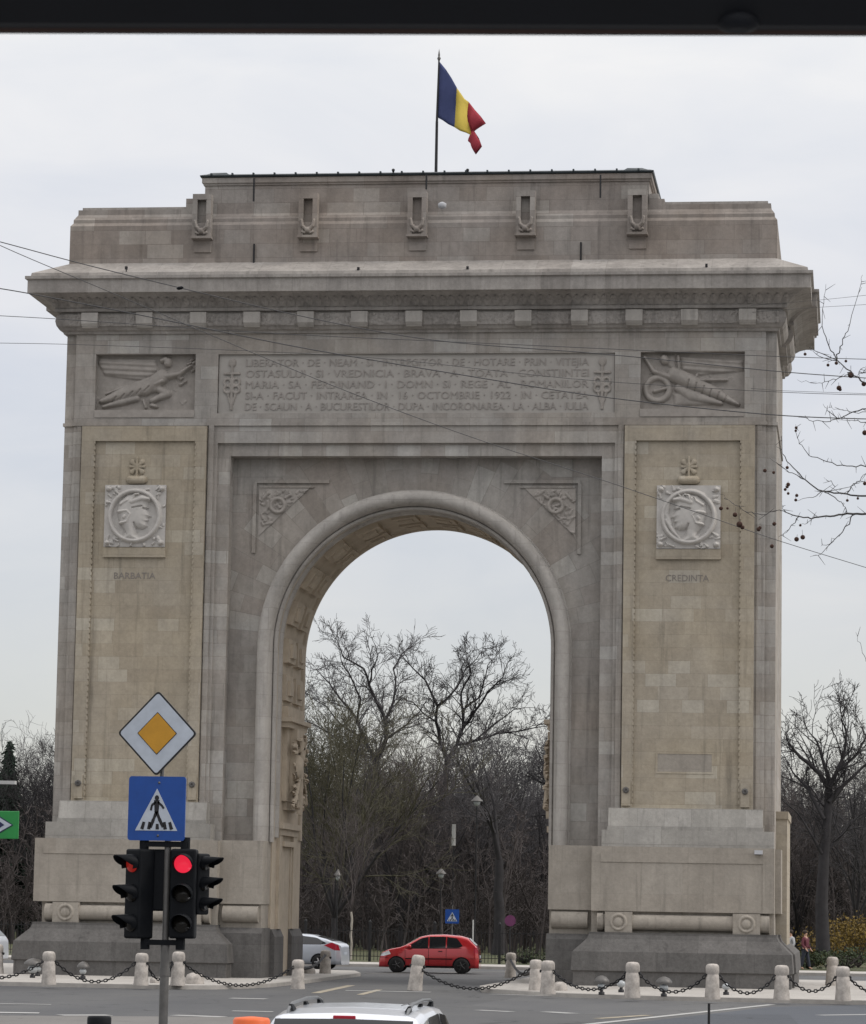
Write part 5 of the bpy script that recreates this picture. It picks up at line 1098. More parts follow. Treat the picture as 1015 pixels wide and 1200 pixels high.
rc.patch('headlight', [(1.52, .74), (1.60, .88), (1.90, .76), (1.94, .66), (1.8, .66)], 'lamp_clear', RC); rc.patch('tail_light', [(-1.98, .82), (-1.93, 1.03), (-1.80, 1.08), (-1.78, .84)], 'lamp_red', RC)
rc.patch('sill', [(-1.0, .23), (-1.0, .30), (.95, .30), (.95, .23)], 'black_plastic', RC); rc.patch('door_handle', [(-.55, .86), (-.55, .89), (-.38, .89), (-.38, .86)], 'black_plastic', RC, off=.02)
rc.patch('door_seam', [(-.705, .34), (-.705, .99), (-.69, .99), (-.69, .34)], 'black_plastic', RC, off=.003); rc.patch('door_seam', [(.0, .34), (.0, .98), (.015, .98), (.015, .34)], 'black_plastic', RC, off=.003); rc.patch('door_seam', [(.92, .36), (.94, .92), (.955, .92), (.935, .36)], 'black_plastic', RC, off=.003)
rc.patch('window_trim', [(-1.30, 1.0), (-1.30, 1.022), (.95, .985), (.95, .963)], 'black_plastic', RC, off=.006); rc.patch('side_moulding', [(-.95, .56), (-.95, .60), (.92, .59), (.92, .55)], 'black_plastic', RC, off=.012)
rc.patch('bumper_seam', [(-1.98, .60), (-1.98, .612), (-1.66, .612), (-1.66, .60)], 'black_plastic', RC, off=.004); rc.patch('bumper_seam', [(1.62, .60), (1.62, .612), (1.95, .612), (1.95, .60)], 'black_plastic', RC, off=.004)
rc.wheels((1.28, -1.31), .31, RC); ends(rc, RC, 1.97, -2.0)
for sg in (-1, 1): m_ = MB(); m_.lathe([(.02, -.06), (.09, -.03), (.1, .04), (.04, .08)], (.78, sg * .97, 1.04), 10); m_.build('wing_mirror', 'red_car_paint', RC)
m_ = MB(); m_.tube([(-1.99, -.68, .5), (-2.03, 0, .5), (-1.99, .68, .5)], .05, 6); m_.build('rear_bumper', 'black_plastic', RC)
# silver car half hidden by the left pier, tail to the right
scr = Car(top=[(-2.15, .6), (-2.12, .98), (-2.0, 1.08), (-1.5, 1.26), (-.8, 1.42), (.0, 1.46), (.5, 1.38), (1.1, 1.06), (1.6, .95), (2.0, .80), (2.15, .6)], belt=[(-2.1, .98), (-.5, .98), (1.0, .93), (2.0, .76)],
          wid=[(-2.15, .66), (-1.95, .80), (-1.4, .86), (0, .87), (1.4, .85), (1.9, .76), (2.15, .58)], roofw=.60)
p = onZ(412, 1135)
SC = empty('silver_hatchback', (onY(352, 1135, 23.5)[0] - .25, 23.6, 0), R(174), 'silver-blue hatchback half hidden by the left jamb of the arch, tail to the right', 'car')
scr.body(SC, 'silver_car_paint'); scr.patch('side_window', [(-1.55, 1.08), (-1.1, 1.30), (-.5, 1.36), (-.5, 1.02), (-1.3, 1.03)], 'car_glass', SC); scr.patch('side_window', [(-.44, 1.02), (-.44, 1.365), (.3, 1.35), (.95, 1.05), (.95, .99)], 'car_glass', SC)
scr.topglass('rear_window', -1.75, -1.1, 'car_glass', SC, .8); scr.topglass('windscreen', .55, 1.1, 'car_glass', SC); scr.patch('tail_light', [(-2.1, .80), (-2.06, 1.0), (-1.75, 1.12), (-1.45, 1.0), (-1.9, .80)], 'lamp_red', SC)
scr.patch('headlight', [(1.6, .76), (1.7, .88), (2.0, .76), (2.04, .68)], 'lamp_clear', SC); scr.wheels((1.35, -1.25), .31, SC, 'rim_silver'); ends(scr, SC, 2.12, -2.14)
# white car at the left edge
WCAR = Car(top=rc.top, belt=rc.belt, wid=rc.wid, roofw=.62)
WC = empty('white_car', (onY(-42, 1120, 16)[0] - 1.95, 22, 0), R(180), 'white car mostly outside the left edge behind the left plinth', 'car'); WCAR.body(WC, 'white_car_paint')
WCAR.patch('side_window', [(-1.3, 1.06), (-1.1, 1.38), (-.1, 1.44), (-.1, 1.0)], 'car_glass', WC); WCAR.patch('side_window', [(0, 1.0), (0, 1.42), (.3, 1.36), (.8, 1.04), (.85, .98)], 'car_glass', WC); WCAR.topglass('windscreen', .42, .98, 'car_glass', WC); WCAR.topglass('rear_window', -1.86, -1.58, 'car_glass', WC); WCAR.wheels((1.28, -1.31), .31, WC, 'rim_silver')
WCAR.patch('tail_light', [(-1.98, .82), (-1.93, 1.03), (-1.80, 1.08), (-1.78, .84)], 'lamp_red', WC)
# near silver-white people carrier seen from behind
mv = Car(top=[(-2.2, .6), (-2.18, 1.05), (-2.12, 1.15), (-1.98, 1.50), (-1.86, 1.575), (-1.3, 1.625), (-.3, 1.65), (.4, 1.62), (.8, 1.54), (1.35, 1.18), (1.55, 1.06), (2.0, .94), (2.15, .75), (2.2, .5)],
         belt=[(-2.2, 1.02), (-1.0, 1.03), (1.0, .98), (2.1, .8)], wid=[(-2.2, .76), (-2.0, .86), (-1.5, .88), (0, .88), (1.5, .86), (2.0, .76), (2.2, .6)], roofw=.70)
MV = empty('silver_estate_car', (9.80, -75.3, -.0), R(91), 'silver-white estate car with dark roof rails, seen from behind at the bottom of the picture', 'car')
MV.scale = (1, 1.04, .925); mv.body(MV, 'white_car_paint', 90)
mv.patch('side_window', [(-2.0, 1.12), (-1.88, 1.44), (-1.25, 1.52), (-1.25, 1.08)], 'car_glass', MV); mv.patch('side_window', [(-1.15, 1.08), (-1.15, 1.53), (-.2, 1.55), (-.2, 1.06)], 'car_glass', MV); mv.patch('side_window', [(-.1, 1.06), (-.1, 1.55), (.6, 1.5), (1.2, 1.12), (1.2, 1.04)], 'car_glass', MV)
mv.topglass('rear_window', -2.13, -1.965, 'car_glass', MV, .93, .012); mv.topglass('windscreen', .85, 1.36, 'car_glass', MV); mv.wheels((1.35, -1.4), .32, MV, 'rim_silver')
mv.patch('tail_light', [(-2.19, .75), (-2.16, 1.1), (-2.1, 1.15), (-2.0, .95), (-2.0, .75)], 'lamp_red', MV); mv.patch('headlight', [(1.75, .78), (1.8, .92), (2.08, .84), (2.1, .74)], 'lamp_clear', MV); ends(mv, MV, 2.17, -2.2)
m_ = MB(); m_.box(-1.955, -1.925, -.11, .11, 1.525, 1.565); bevel(m_.build('third_brake_light', 'lamp_red', MV), .008)
m_ = MB()
for xs_ in (-1.0, -.35, .3): m_.tube([(xs_, -.45, 1.655), (xs_ + .5, -.45, 1.66)], .006, 4)
m_.build('roof_seam', 'rail_metal', MV)
for sg in (-1, 1):
    m_ = MB(); pts = [(-1.74, sg * .585, 1.565), (-1.62, sg * .59, 1.62), (-1.35, sg * .59, 1.675), (-.4, sg * .59, 1.70), (.35, sg * .585, 1.685), (.62, sg * .58, 1.65), (.74, sg * .575, 1.60)]
    m_.tube(pts, [.012, .018, .019, .019, .019, .018, .012], 8); rl = m_.build('roof_rail', 'rail_metal', MV)
    for xx in (-1.5, -.5, .5): m_ = MB(); m_.hexa([(xx - .12, sg * .57 - .025, 1.60), (xx + .12, sg * .57 - .025, 1.60), (xx + .12, sg * .57 + .025, 1.60), (xx - .12, sg * .57 + .025, 1.60), (xx - .05, sg * .588 - .014, 1.665), (xx + .05, sg * .588 - .014, 1.665), (xx + .05, sg * .588 + .014, 1.665), (xx - .05, sg * .588 + .014, 1.665)]); m_.build('rail_foot', 'black_plastic', rl)

# ================================================================== TRAFFIC LIGHT AND SIGNS
TLY = -76.0
def tp(x, y, Y=TLY): p = onY(x, y, Y); return p
base_ = tp(194, 1200); PX = tp(195, 1060)[0]; K = 111.5
TL = empty('traffic_light', (PX, TLY, 0), 0, 'black three-headed traffic light on a grey pole with its red lamp lit', 'traffic light')
def rel(x, y): p = tp(x, y); return p[0] - PX, p[2]
m_ = MB(); m_.tube([(0, 0, 0), (0, 0, rel(195, 1105)[1])], .048, 14); m_.tube([(0, 0, rel(195, 1105)[1]), (0, 0, rel(195, 930)[1])], .036, 14); m_.tube([(-.09, .02, rel(195, 985)[1]), (-.09, .02, rel(190, 822)[1])], .022, 10); m_.box(-.11, .02, .0, .04, rel(195, 980)[1], rel(195, 970)[1]); m_.box(-.11, .02, .0, .04, rel(195, 940)[1], rel(195, 934)[1]); m_.lathe([(.075, 0), (.075, .5), (.05, .56)], (0, 0, 0), 14); m_.tube([(0, 0, 1.78), (0, 0, 1.86)], .056, 14)
m_.build('pole', 'galvanised', TL)
for y, x0, x1 in ((989, 165, 222), (1104, 166, 216)):
    a = rel(x0, y); b = rel(x1, y); m_ = MB(); m_.box(a[0], b[0], -.05, .03, a[1] - .028, a[1] + .028)
    for xx in (a[0] + .04, b[0] - .04): m_.tube([(xx, -.01, a[1] - .075), (xx, -.01, a[1] + .075)], .05, 10)
    m_.build('bracket', 'black_plastic', TL)
a = rel(176, 995); b = rel(200, 1068); m_ = MB(); m_.box(a[0], b[0], .0, .22, b[1], a[1]); bevel(m_.build('rear_housing', 'black_plastic', TL), .02)
def head(x, ytop, ybot, w_, rz, yoff, lit, lens):
    cx_, zt = rel(x, ytop); _, zb_ = rel(x, ybot); hgt = zt - zb_; hd = empty('signal_head', (cx_, yoff, 0), rz); hd.parent = TL
    m_ = MB(); m_.box(-w_ / 2, w_ / 2, -.09, .12, zb_, zt)
    ps = [zt - hgt * (k + .5) / 3 for k in range(3)]
    for q_ in ps[1:]: pass
    me = bevel(m_.build('housing', 'black_plastic', hd), .025, 3)
    r_ = min(w_ * .36, hgt / 6 * .80)
    for k, z in enumerate(ps):
        m_ = MB(); m_.lathe([(r_, 0), (r_ * .98, .012), (r_ * .6, .03), (.01, .04)], n=24); m_.xf(Matrix.Translation((0, -.092, z)) @ Matrix.Rotation(R(90), 4, 'X')); m_.build('lens', lens if k == 0 else 'dark_lens', hd)
        m_ = MB(); Kn = 22; vs = []
        for j in range(Kn + 1):                      # visor: a tube cut away below
            a = R(-25 + 230 * j / Kn); dpt = .24 * (.35 + .65 * max(0, math.sin(a)) ** .7) if math.sin(a) > 0 else .07
            for rr in (r_ * 1.06, r_ * 1.13): vs.append((rr * math.cos(a), -.085, z + rr * math.sin(a)))
            for rr in (r_ * 1.04, r_ * 1.11): vs.append((rr * math.cos(a), -.09 - dpt, z - .012 + rr * math.sin(a)))
        fs = []
        for j in range(Kn):
            o_ = 4 * j; fs += [(o_, o_ + 2, o_ + 6, o_ + 4), (o_ + 1, o_ + 5, o_ + 7, o_ + 3), (o_ + 2, o_ + 3, o_ + 7, o_ + 6)]
        m_.add(vs, fs, 0, True); m_.build('visor', 'black_plastic', hd)
    return hd
head(164, 995, 1100, .25, R(-38), -.02, True, 'red_lens_dim'); head(217, 995, 1100, .27, R(4), -.02, True, 'red_lens'); head(230, 1000, 1072, .20, R(62), .12, False, 'dark_lens')
# priority sign
p = tp(184.5, 859.5, TLY - .06)
D_ = empty('priority_road_sign', (p[0], TLY - .06, p[2]), 0, 'diamond sign with amber centre, white field and black rim above the blue crossing sign', 'sign'); 
def diamond(r_, rc_, y0, y1):
    pts = []
    for k in range(4):
        a = R(90 * k); c_ = np.array([math.cos(a), math.sin(a)]); c_ = c_ * (r_ - rc_ * 1.414)
        for j in range(5): t = a + R(-45 + 22.5 * j); pts.append((c_[0] + rc_ * math.cos(t), (c_[1] + rc_ * math.sin(t)) * 1.06))
    m_ = MB(); m_.prism(pts, 'y', y0, y1); return m_
diamond(.430, .035, -.010, .012).build('rim', 'sign_black', D_); diamond(.405, .028, -.0135, -.0105).build('field', 'sign_white', D_); diamond(.215, .008, -.0165, -.014).build('centre_rim', 'sign_black', D_); diamond(.205, .008, -.0195, -.017).build('centre', 'sign_amber', D_)
p = tp(184, 947.5, TLY - .06); cs = crossing_sign('crossing_sign', (p[0], TLY - .06, p[2]), .615, 0, 'large blue square pedestrian crossing sign above the traffic light'); cs.scale = (1, 1, 1.10)
m_ = MB()
for z in (3.35, 3.75, 4.2): m_.box(PX - .16, PX + .06, TLY - .048, TLY + .02, z, z + .04)
small('sign_clamps', m_, 'galvanised', 'grey clamps holding the two signs to the traffic light pole', 'clamp')
for z_ in (.19, -.2):                                  # bolt heads on the blue sign
    q = MB(); q.lathe([(.012, 0), (.012, .006), (.004, .009)], (0, 0, 0), 8); q.xf(Matrix.Translation((.02, -.012, z_ * 1.3)) @ Matrix.Rotation(R(90), 4, 'X')); q.build('bolt', 'galvanised', cs)
# green sign at the left edge
p = onY(22, 967, -50); GS = empty('green_sign', (p[0], -50, p[2]), 0, 'green panel with a white chevron arrow cut off by the left edge', 'sign'); kk = 63.5
m_ = MB(); m_.box(-1.05, 0, -.02, .02, -.26, .26); bevel(m_.build('panel', 'sign_green', GS), .01)
m_ = MB(); m_.prism([(-.10, 0), (-.48, .27 * .85), (-.75, .23), (-.75, -.23), (-.48, -.27 * .85)], 'y', -.03, -.0255); m_.build('arrow_rim', 'sign_navy', GS)
m_ = MB(); m_.prism([(-.13, 0), (-.46, .19), (-.70, .19), (-.70, -.19), (-.46, -.19)], 'y', -.036, -.031); m_.build('arrow', 'sign_white', GS)
m_ = MB(); m_.prism([(-.27, 0), (-.45, .12), (-.66, .12), (-.66, -.12), (-.45, -.12)], 'y', -.041, -.037); m_.build('arrow_centre', 'sign_navy', GS)
m_ = MB(); m_.tube([(-.9, .06, -p[2]), (-.9, .06, .6)], .05, 8); m_.build('post', 'galvanised', GS)
p = onY(18, 917, -50); m_ = MB(); m_.box(p[0] - 1.3, p[0], -50.06, -49.9, p[2] - .035, p[2] + .03); m_.tube([(p[0] - 1.1, -49.7, 0), (p[0] - 1.1, -49.7, p[2])], .06, 8, 1)
tag(m_.build('street_luminaire', ['white_paint', 'galvanised']), 'flat white street light arm at the left edge above the green sign', 'street light')
# barrel, black bin, thin post at the bottom edge
p = onY(295, 1192, -58); o = empty('orange_barrel', (p[0], -58, 0), 0, 'orange plastic traffic barrel, only its flat top showing at the bottom edge', 'barrel'); h = p[2]
m_ = MB(); m_.lathe([(.33, 0), (.33, .06), (.27, .08), (.29, h * .5), (.30, h - .05), (.27, h - .01), (.05, h + .01)], n=24); m_.build('barrel_body', 'orange_plastic', o)
for z in (h * .35, h * .65): m_ = MB(); m_.lathe([(.297, z - .06), (.303, z - .05), (.303, z + .05), (.297, z + .06)], n=24); m_.build('reflective_band', 'sign_white', o)
p = onY(116.5, 1191, -66); o = empty('black_post', (p[0], -66, 0), 0, 'thick black capped post showing at the bottom edge left of the pole', 'post'); h = p[2]
m_ = MB(); m_.lathe([(.16, 0), (.15, h - .12), (.15, h - .12)], n=20); m_.build('post_body', 'black_plastic', o); m_ = MB(); m_.lathe([(.165, h - .12), (.165, h - .02), (.15, h), (.02, h + .005)], n=20); m_.build('cap', 'black_plastic', o)
p = onY(831, 1176, -55); m_ = MB(); m_.tube([(p[0], -55, 0), (p[0], -55, p[2])], .022, 8); small('thin_post', m_, 'dark_iron', 'thin dark post rising from the bottom edge below the right plinth', 'post')

# ================================================================== PEOPLE
def skinned(name, pts, edges, mat, parent):
    me = bpy.data.meshes.new(name); me.from_pydata([p_[:3] for p_ in pts], edges, []); o = link(name, me, mat, parent)
    sk = o.modifiers.new('skin', 'SKIN'); bm = bmesh.new(); bm.from_mesh(me); ly = bm.verts.layers.skin.verify(); bm.verts.ensure_lookup_table()
    for i, v in enumerate(bm.verts): v[ly].radius = pts[i][3:5] if len(pts[i]) > 4 else (pts[i][3],) * 2; v[ly].use_root = (i == 0)
    bm.to_mesh(me); bm.free(); ss = o.modifiers.new('ss', 'SUBSURF'); ss.levels = 1; ss.render_levels = 1; return o
def person(pos, rz, top_mat, leg_mat, label, step=.16):
    o = empty('person', pos, rz, label, 'person')
    # body: pelvis, spine, neck, head, legs, arms, hands
    P = [(0, 0, .95, .12), (0, 0, 1.15, .12), (0, 0, 1.38, .13), (0, 0, 1.50, .055), (0, -.02, 1.62, .085), (0, -.02, 1.70, .075)]
    E = [(0, 1), (1, 2), (2, 3), (3, 4), (4, 5)]
    for s in (-1, 1):
        b = len(P); P += [(s * .10, 0, .88, .09), (s * .11, -step * s * .5, .5, .06), (s * .11, -step * s, .09, .04), (s * .12, -step * s - .14, .04, .035)]; E += [(0, b), (b, b + 1), (b + 1, b + 2), (b + 2, b + 3)]
        b = len(P); P += [(s * .19, 0, 1.41, .06), (s * .26, .03, 1.14, .045), (s * .24, -.14, .93, .032), (s * .23, -.20, .86, .035), (s * .22, -.25, .82, .016)]; E += [(2, b), (b, b + 1), (b + 1, b + 2), (b + 2, b + 3), (b + 3, b + 4)]
    skinned('body', P, E, 'skin', o)
    P = [(0, 0, .88, .165), (0, 0, 1.15, .16), (0, 0, 1.36, .175), (0, 0, 1.51, .085)]; E = [(0, 1), (1, 2), (2, 3)]
    for s in (-1, 1): b = len(P); P += [(s * .20, 0, 1.40, .08), (s * .27, .03, 1.14, .062), (s * .245, -.13, .94, .05)]; E += [(2, b), (b, b + 1), (b + 1, b + 2)]
    skinned('jacket', P, E, top_mat, o)
    P = [(0, 0, .93, .14)]; E = []
    for s in (-1, 1): b = len(P); P += [(s * .10, 0, .84, .11), (s * .11, -step * s * .5, .5, .085), (s * .11, -step * s, .10, .07)]; E += [(0, b), (b, b + 1), (b + 1, b + 2)]
    skinned('trousers', P, E, leg_mat, o)
    m_ = MB(); m_.lathe([(.07, 0), (.105, .06), (.10, .13), (.05, .18), (.01, .19)], (0, .012, 1.60), 14); m_.build('hair', 'hair', o); return o
person(atz(944, 40, .11), R(65), 'red_cloth', 'dark_cloth', 'person in a dark red jacket and dark trousers right of the arch')
person(atz(927, 41, .11), R(-60), 'white_cloth', 'dark_cloth', 'person in a white top half hidden by the corner of the plinth')

# ================================================================== OVERHEAD WIRES
def wire(pts, Ys, label, r=.011, sagn=10):
    P = [onY(x, y, Y) for (x, y), Y in zip(pts, Ys)]; out = []
    if pts[0][0] < -100: P.insert(0, P[0] + (P[0] - P[1]) * 16 + np.array((0, 0, 1.0)))
    if pts[-1][0] > 1100: P.append(P[-1] + (P[-1] - P[-2]) * 12 + np.array((0, 0, .5)))
    for i in range(len(P) - 1):          # smooth the polyline a little
        for t in np.linspace(0, 1, 6, endpoint=False): out.append(P[i] * (1 - t) + P[i + 1] * t)
    out.append(P[-1]); A_ = np.array(out)
    for _ in range(8): A_[1:-1] = (A_[:-2] + A_[2:] + 2 * A_[1:-1]) / 4
    m_ = MB(); m_.tube([tuple(a) for a in A_], r, 5, caps=False); return tag(m_.build('overhead_wire', 'wire_black', fix=False), label, 'wire', 'overhead wires strung across the road')
def ys(n, a, b): return list(np.linspace(a, b, n))
wire([(-150, 245), (0, 283), (90, 308), (210, 337), (330, 366), (500, 401), (700, 413), (912, 436), (1015, 443), (1200, 456)], ys(10, -58, -50), 'black wire entering top left and crossing the cornice down to the right relief', 0.0086)
wire([(-150, 215), (0, 289), (110, 334), (250, 394), (395, 455), (560, 516), (700, 560), (850, 612), (912, 634), (1015, 665), (1200, 722)], ys(11, -62, -46), 'thin black wire slanting from the left edge down past the right medallion', 0.0066)
wire([(-150, 315), (0, 338), (30, 343), (160, 368), (314, 400), (372, 411), (472, 428), (570, 444), (703, 466), (912, 488), (1015, 491), (1200, 496)], ys(12, -55, -50), 'thick black wire crossing the inscription from the left cornice corner', 0.0099)
wire([(-150, 362), (0, 370), (75, 374), (330, 392), (520, 400), (740, 410), (912, 418), (1015, 421), (1200, 426)], ys(9, -50, -50), 'black wire running level just under the carved band', 0.0066)
wire([(-150, 400), (0, 402), (75, 403), (300, 411), (460, 420), (600, 437), (700, 447), (912, 460), (1015, 463), (1200, 466)], ys(10, -48, -52), 'faint wire passing behind the right relief at mid height', 0.0053)
wire([(880, 358), (958, 352), (1015, 346), (1200, 326)], [-.5, -2, -20, -40], 'upper of the two thin wires right of the cornice', 0.0059)
wire([(880, 366), (958, 360), (1015, 357), (1200, 345)], [-.5, -2, -20, -40], 'lower of the two thin wires right of the cornice', 0.0059)
wire([(880, 455), (912, 458), (1015, 461), (1200, 470)], [-40, -40, -42, -45], 'thin wire right of the frieze between two thicker ones', 0.0046)
p0 = onY(210, 337, -57); m_ = MB(); m_.lathe([(.01, -.06), (.03, -.03), (.03, .03), (.01, .06)], (0, 0, 0), 8); m_.xf(Matrix.Translation(tuple(onY(211, 337.5, -56.1))) @ Matrix.Rotation(R(80), 4, 'Y')); small('wire_insulator', m_, 'black_plastic', 'small black insulator on the wire crossing the left part of the cornice', 'insulator')

# ================================================================== PLANE TREE IN THE FOREGROUND
PY = CAMP[1] + 27
PT = empty('plane_tree', (0, 0, 0), 0, 'bare plane tree reaching in from the right edge with hanging seed balls', 'tree')
tb = onY(1260, 900, PY); PT.location = (tb[0], PY, 0); OFF = np.array((tb[0], PY, 0.))
g = random.Random(12)
def pz(x, y): return 820 + x / 4.287, 380 + y / 4.287
brs = [  # (points in photo pixels, start radius mm)
    ([(1250, 640), (1120, 610)] + [pz(*q) for q in ((836, 952), (740, 950), (655, 965), (580, 970), (500, 965), (430, 943), (390, 935))], 12, -.3),
    ([pz(*q) for q in ((390, 935), (310, 957), (240, 945), (180, 910), (140, 880), (100, 850))], 4, -.3),
    ([(1240, 560), (1110, 585)] + [pz(*q) for q in ((836, 862), (740, 852), (620, 838), (530, 780), (470, 720), (415, 650), (410, 560))], 10, .3),
    ([pz(*q) for q in ((530, 780), (450, 745), (395, 705), (350, 670))], 4, .3), ([pz(*q) for q in ((620, 838), (680, 870), (720, 905), (742, 950))], 5, .1), ([pz(*q) for q in ((620, 838), (570, 870), (480, 887))], 4, .3),
    ([(1240, 540), (1110, 545)] + [pz(*q) for q in ((836, 715), (740, 712), (640, 690), (550, 660), (500, 600), (482, 540), (485, 512))], 6, .6),
    ([(1240, 520), (1110, 490)] + [pz(*q) for q in ((836, 295), (760, 235), (690, 180), (550, 115))], 10, -.5), ([pz(690, 180), pz(650, 110), (963.5, 382), (964, 362), (968, 333)], 5, -.5), ([pz(690, 180), pz(705, 130), (990, 394), (996, 380), (1009, 333), (1011, 322)], 5, -.5),
    ([pz(*q) for q in ((700, 185), (600, 160), (555, 130))], 4, -.5), ([pz(*q) for q in ((760, 240), (725, 262), (650, 285), (580, 298), (490, 278))], 4, -.5),
    ([(1240, 515), (1110, 480)] + [pz(*q) for q in ((836, 425), (770, 440), (700, 475), (630, 490), (550, 482), (510, 462))], 7, 0), ([pz(*q) for q in ((690, 470), (650, 440), (620, 400))], 4, 0), ([(1110, 500)] + [pz(*q) for q in ((836, 492), (780, 485), (700, 480))], 5, .2),
    ([pz(*q) for q in ((836, 440), (760, 440), (690, 425), (640, 415))], 3, 0), ([pz(*q) for q in ((770, 955), (720, 1040), (670, 1090), (610, 1155), (555, 1168))], 5, -.3), ([pz(*q) for q in ((660, 1100), (610, 1115))], 3, -.3),
    ([pz(*q) for q in ((500, 965), (450, 1030), (395, 1070))], 4, -.3), ([pz(*q) for q in ((740, 852), (760, 815), (790, 790), (836, 750), (880, 720))], 5, .3), ([pz(*q) for q in ((640, 838), (740, 820), (800, 800), (836, 780))], 3, .2),
    ([pz(*q) for q in ((680, 815), (650, 790), (625, 770))], 3, .3), ([pz(*q) for q in ((580, 970), (540, 1000), (500, 1010))], 3, -.3), ([(1250, 800), (1100, 800), (1015, 775), (1010, 760), (1003, 741)], 4, .4),
    ([pz(*q) for q in ((430, 943), (415, 925), (412, 905))], 3, -.3), ([pz(*q) for q in ((836, 240), (800, 240), (850, 200))], 4, -.4), ([(1110, 470), (1015, 432), (1005, 440)], 5, .2)]
crown = []; twigs = []
for pts, r_, dy in brs:
    P = [np.array(onY(x, y, PY + dy + .12 * math.sin(x * .02))) - OFF for x, y in pts]; n = len(P)
    fine = [P[0]]
    for i in range(n - 1):
        K_ = 4
        for j in range(1, K_ + 1):
            q = P[i] + (P[i + 1] - P[i]) * j / K_; fine.append(q + (np.array([g.gauss(0, .006), g.gauss(0, .01), g.gauss(0, .006)]) if j < K_ else 0))
    L_ = len(fine)
    for i in range(L_ - 1):
        ra, rb = (r_ * (1 - .78 * i / L_) / 1000, r_ * (1 - .78 * (i + 1) / L_) / 1000); crown.append((*fine[i], *fine[i + 1], ra, rb))
        if g.random() < .45:                          # knobbly buds and short spurs
            d = np.array([g.gauss(0, 1), g.gauss(0, 1), g.gauss(0, 1)]); d /= np.linalg.norm(d); crown.append((*fine[i], *(fine[i] + d * g.uniform(.02, .11)), .0028, .0012))
link('crown', seg_mesh('crown', crown, 5), 'plane_bark', PT)
tk = []
tz = [0, .9, 1.8, 2.6, 3.4, 4.2, 5.2, 6.4, 8.0]
P = [np.array([.06 * math.sin(z), .05 * math.cos(z * 1.3), z]) for z in tz]
for i in range(len(P) - 1): tk.append((*P[i], *P[i + 1], .20 * (1 - i * .1), .20 * (1 - (i + 1) * .1)))
for pts, r_, dy in brs:
    if pts[0][0] > 1200:
        q = np.array(onY(*pts[0], PY + dy)) - OFF; z_ = min(7.6, max(1.5, q[2] - .25)); tk.append((0, 0, z_, *q, .035, r_ / 1000 * 1.05))
for i in range(60):                                    # the rest of the crown, outside the frame
    a = g.uniform(-1.3, 1.9); z0 = g.uniform(4, 8); d = np.array([math.cos(a) * g.uniform(.5, 1), math.sin(a), g.uniform(.1, .9)]); p0 = np.array([.1, 0, z0]) ; 
    if d[0] < .15: continue
    for j in range(5): p1 = p0 + d * .55; tk.append((*p0, *p1, .03 * (1 - j * .17), .03 * (1 - (j + 1) * .17))); p0 = p1; d = d + np.array([g.gauss(0, .15), g.gauss(0, .15), g.gauss(0, .1)])
link('trunk', seg_mesh('trunk', tk, 8), 'plane_bark', PT)
bm_ = MB(); bm_.lathe([(.002, -1), (.5, -.86), (.87, -.5), (1, 0), (.87, .5), (.5, .86), (.002, 1)], n=10); BALL = bm_.mesh('seed_ball')
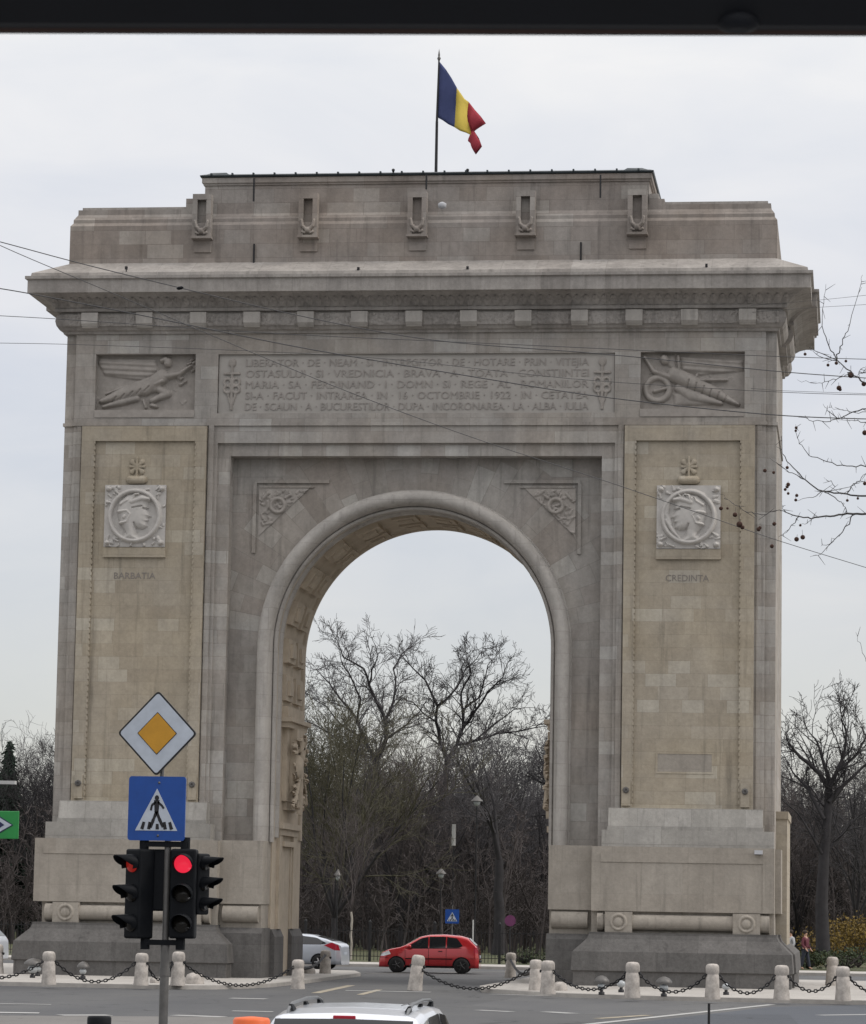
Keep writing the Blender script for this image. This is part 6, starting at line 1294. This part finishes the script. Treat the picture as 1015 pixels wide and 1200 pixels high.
for (x, y, r_) in ((530, 150, 13), (645, 205, 13), (687, 195, 15), (700, 320, 21), (706, 328, 14), (760, 255, 26), (825, 300, 20), (830, 545, 22), (485, 520, 13), (483, 535, 11), (440, 720, 14), (445, 805, 17), (440, 817, 13), (430, 830, 13), (445, 850, 12), (488, 860, 14), (483, 883, 13), (487, 1080, 20), (518, 1070, 20),
                   (328, 735, 16), (372, 745, 13), (107, 925, 17), (140, 925, 11), (178, 957, 20), (200, 1005, 26), (215, 1020, 18), (296, 1030, 18), (303, 1022, 14), (375, 1003, 17), (363, 1115, 17), (735, 185, 12), (830, 800, 16), (795, 875, 11), (742, 885, 12), (506, 1010, 11)):
    X, Y_ = pz(x, y); q = np.array(onY(X, Y_, PY - .25)) - OFF; o = link('seed_ball', BALL, 'seed_brown', PT); o.location = q; o.scale = (r_ / 1000,) * 3
    m_ = MB(); m_.tube([(0, 0, 0), (g.uniform(-.4, .4), .2, g.uniform(1.5, 3.4))], .07, 4); link('stalk', m_.mesh('stalk'), 'plane_bark', o)

# ================================================================== WINDSCREEN HEADER OF THE VEHICLE THE PHOTO IS TAKEN FROM
WH = empty('windscreen_header', tuple(CAMP + cF * 1.2), 0, 'black windscreen header of the viewer\'s own vehicle across the top of the picture', 'vehicle trim')
ax_r = cR0 * math.cos(R(.85)) + np.array([0, 0, 1.]) * math.sin(R(.85)); ax_f = cF - ax_r * (cF @ ax_r); ax_f /= np.linalg.norm(ax_f); ax_u = np.cross(ax_r, ax_f)
zz = (600 - 31.5) / FPX * 1.2; u0 = cU * zz
def wpt(a, f_, u_): return u0 + ax_r * a + ax_f * f_ + ax_u * u_
m_ = MB(); pr = [(-.02, .012), (0, .001), (.02, .0), (.05, .012), (.10, .06), (.10, .30), (-.05, .32), (-.05, .06)]
for a0, a1 in ((-1.0, 1.0),):
    n_ = len(pr); m_.add([wpt(a0, *q) for q in pr] + [wpt(a1, *q) for q in pr], [list(range(n_)), list(range(n_, 2 * n_))] + [(i, (i + 1) % n_, n_ + (i + 1) % n_, n_ + i) for i in range(n_)])
m_.build('header_beam', 'header_black', WH)
m_ = MB(); m_.tube([wpt(-1, .012, .0035), wpt(1, .012, .0035)], .0042, 8); m_.build('rubber_seal', 'header_seal', WH)
c_ = wpt((865 - 507.5) / FPX * 1.2, 0, 0); m_ = MB(); m_.lathe([(.004, -.0014), (.0070, -.0006), (.008, .002), (.0075, .004)], tuple(c_ + ax_u * .0004), 16); m_.build('sensor_button', 'header_black', WH)
for s in (-1, 1):
    m_ = MB(); m_.tube([tuple(wpt(s * .95, .05, .05)), tuple(wpt(s * 1.0, .45, -.8))], .045, 10); m_.build('pillar', 'header_black', WH)
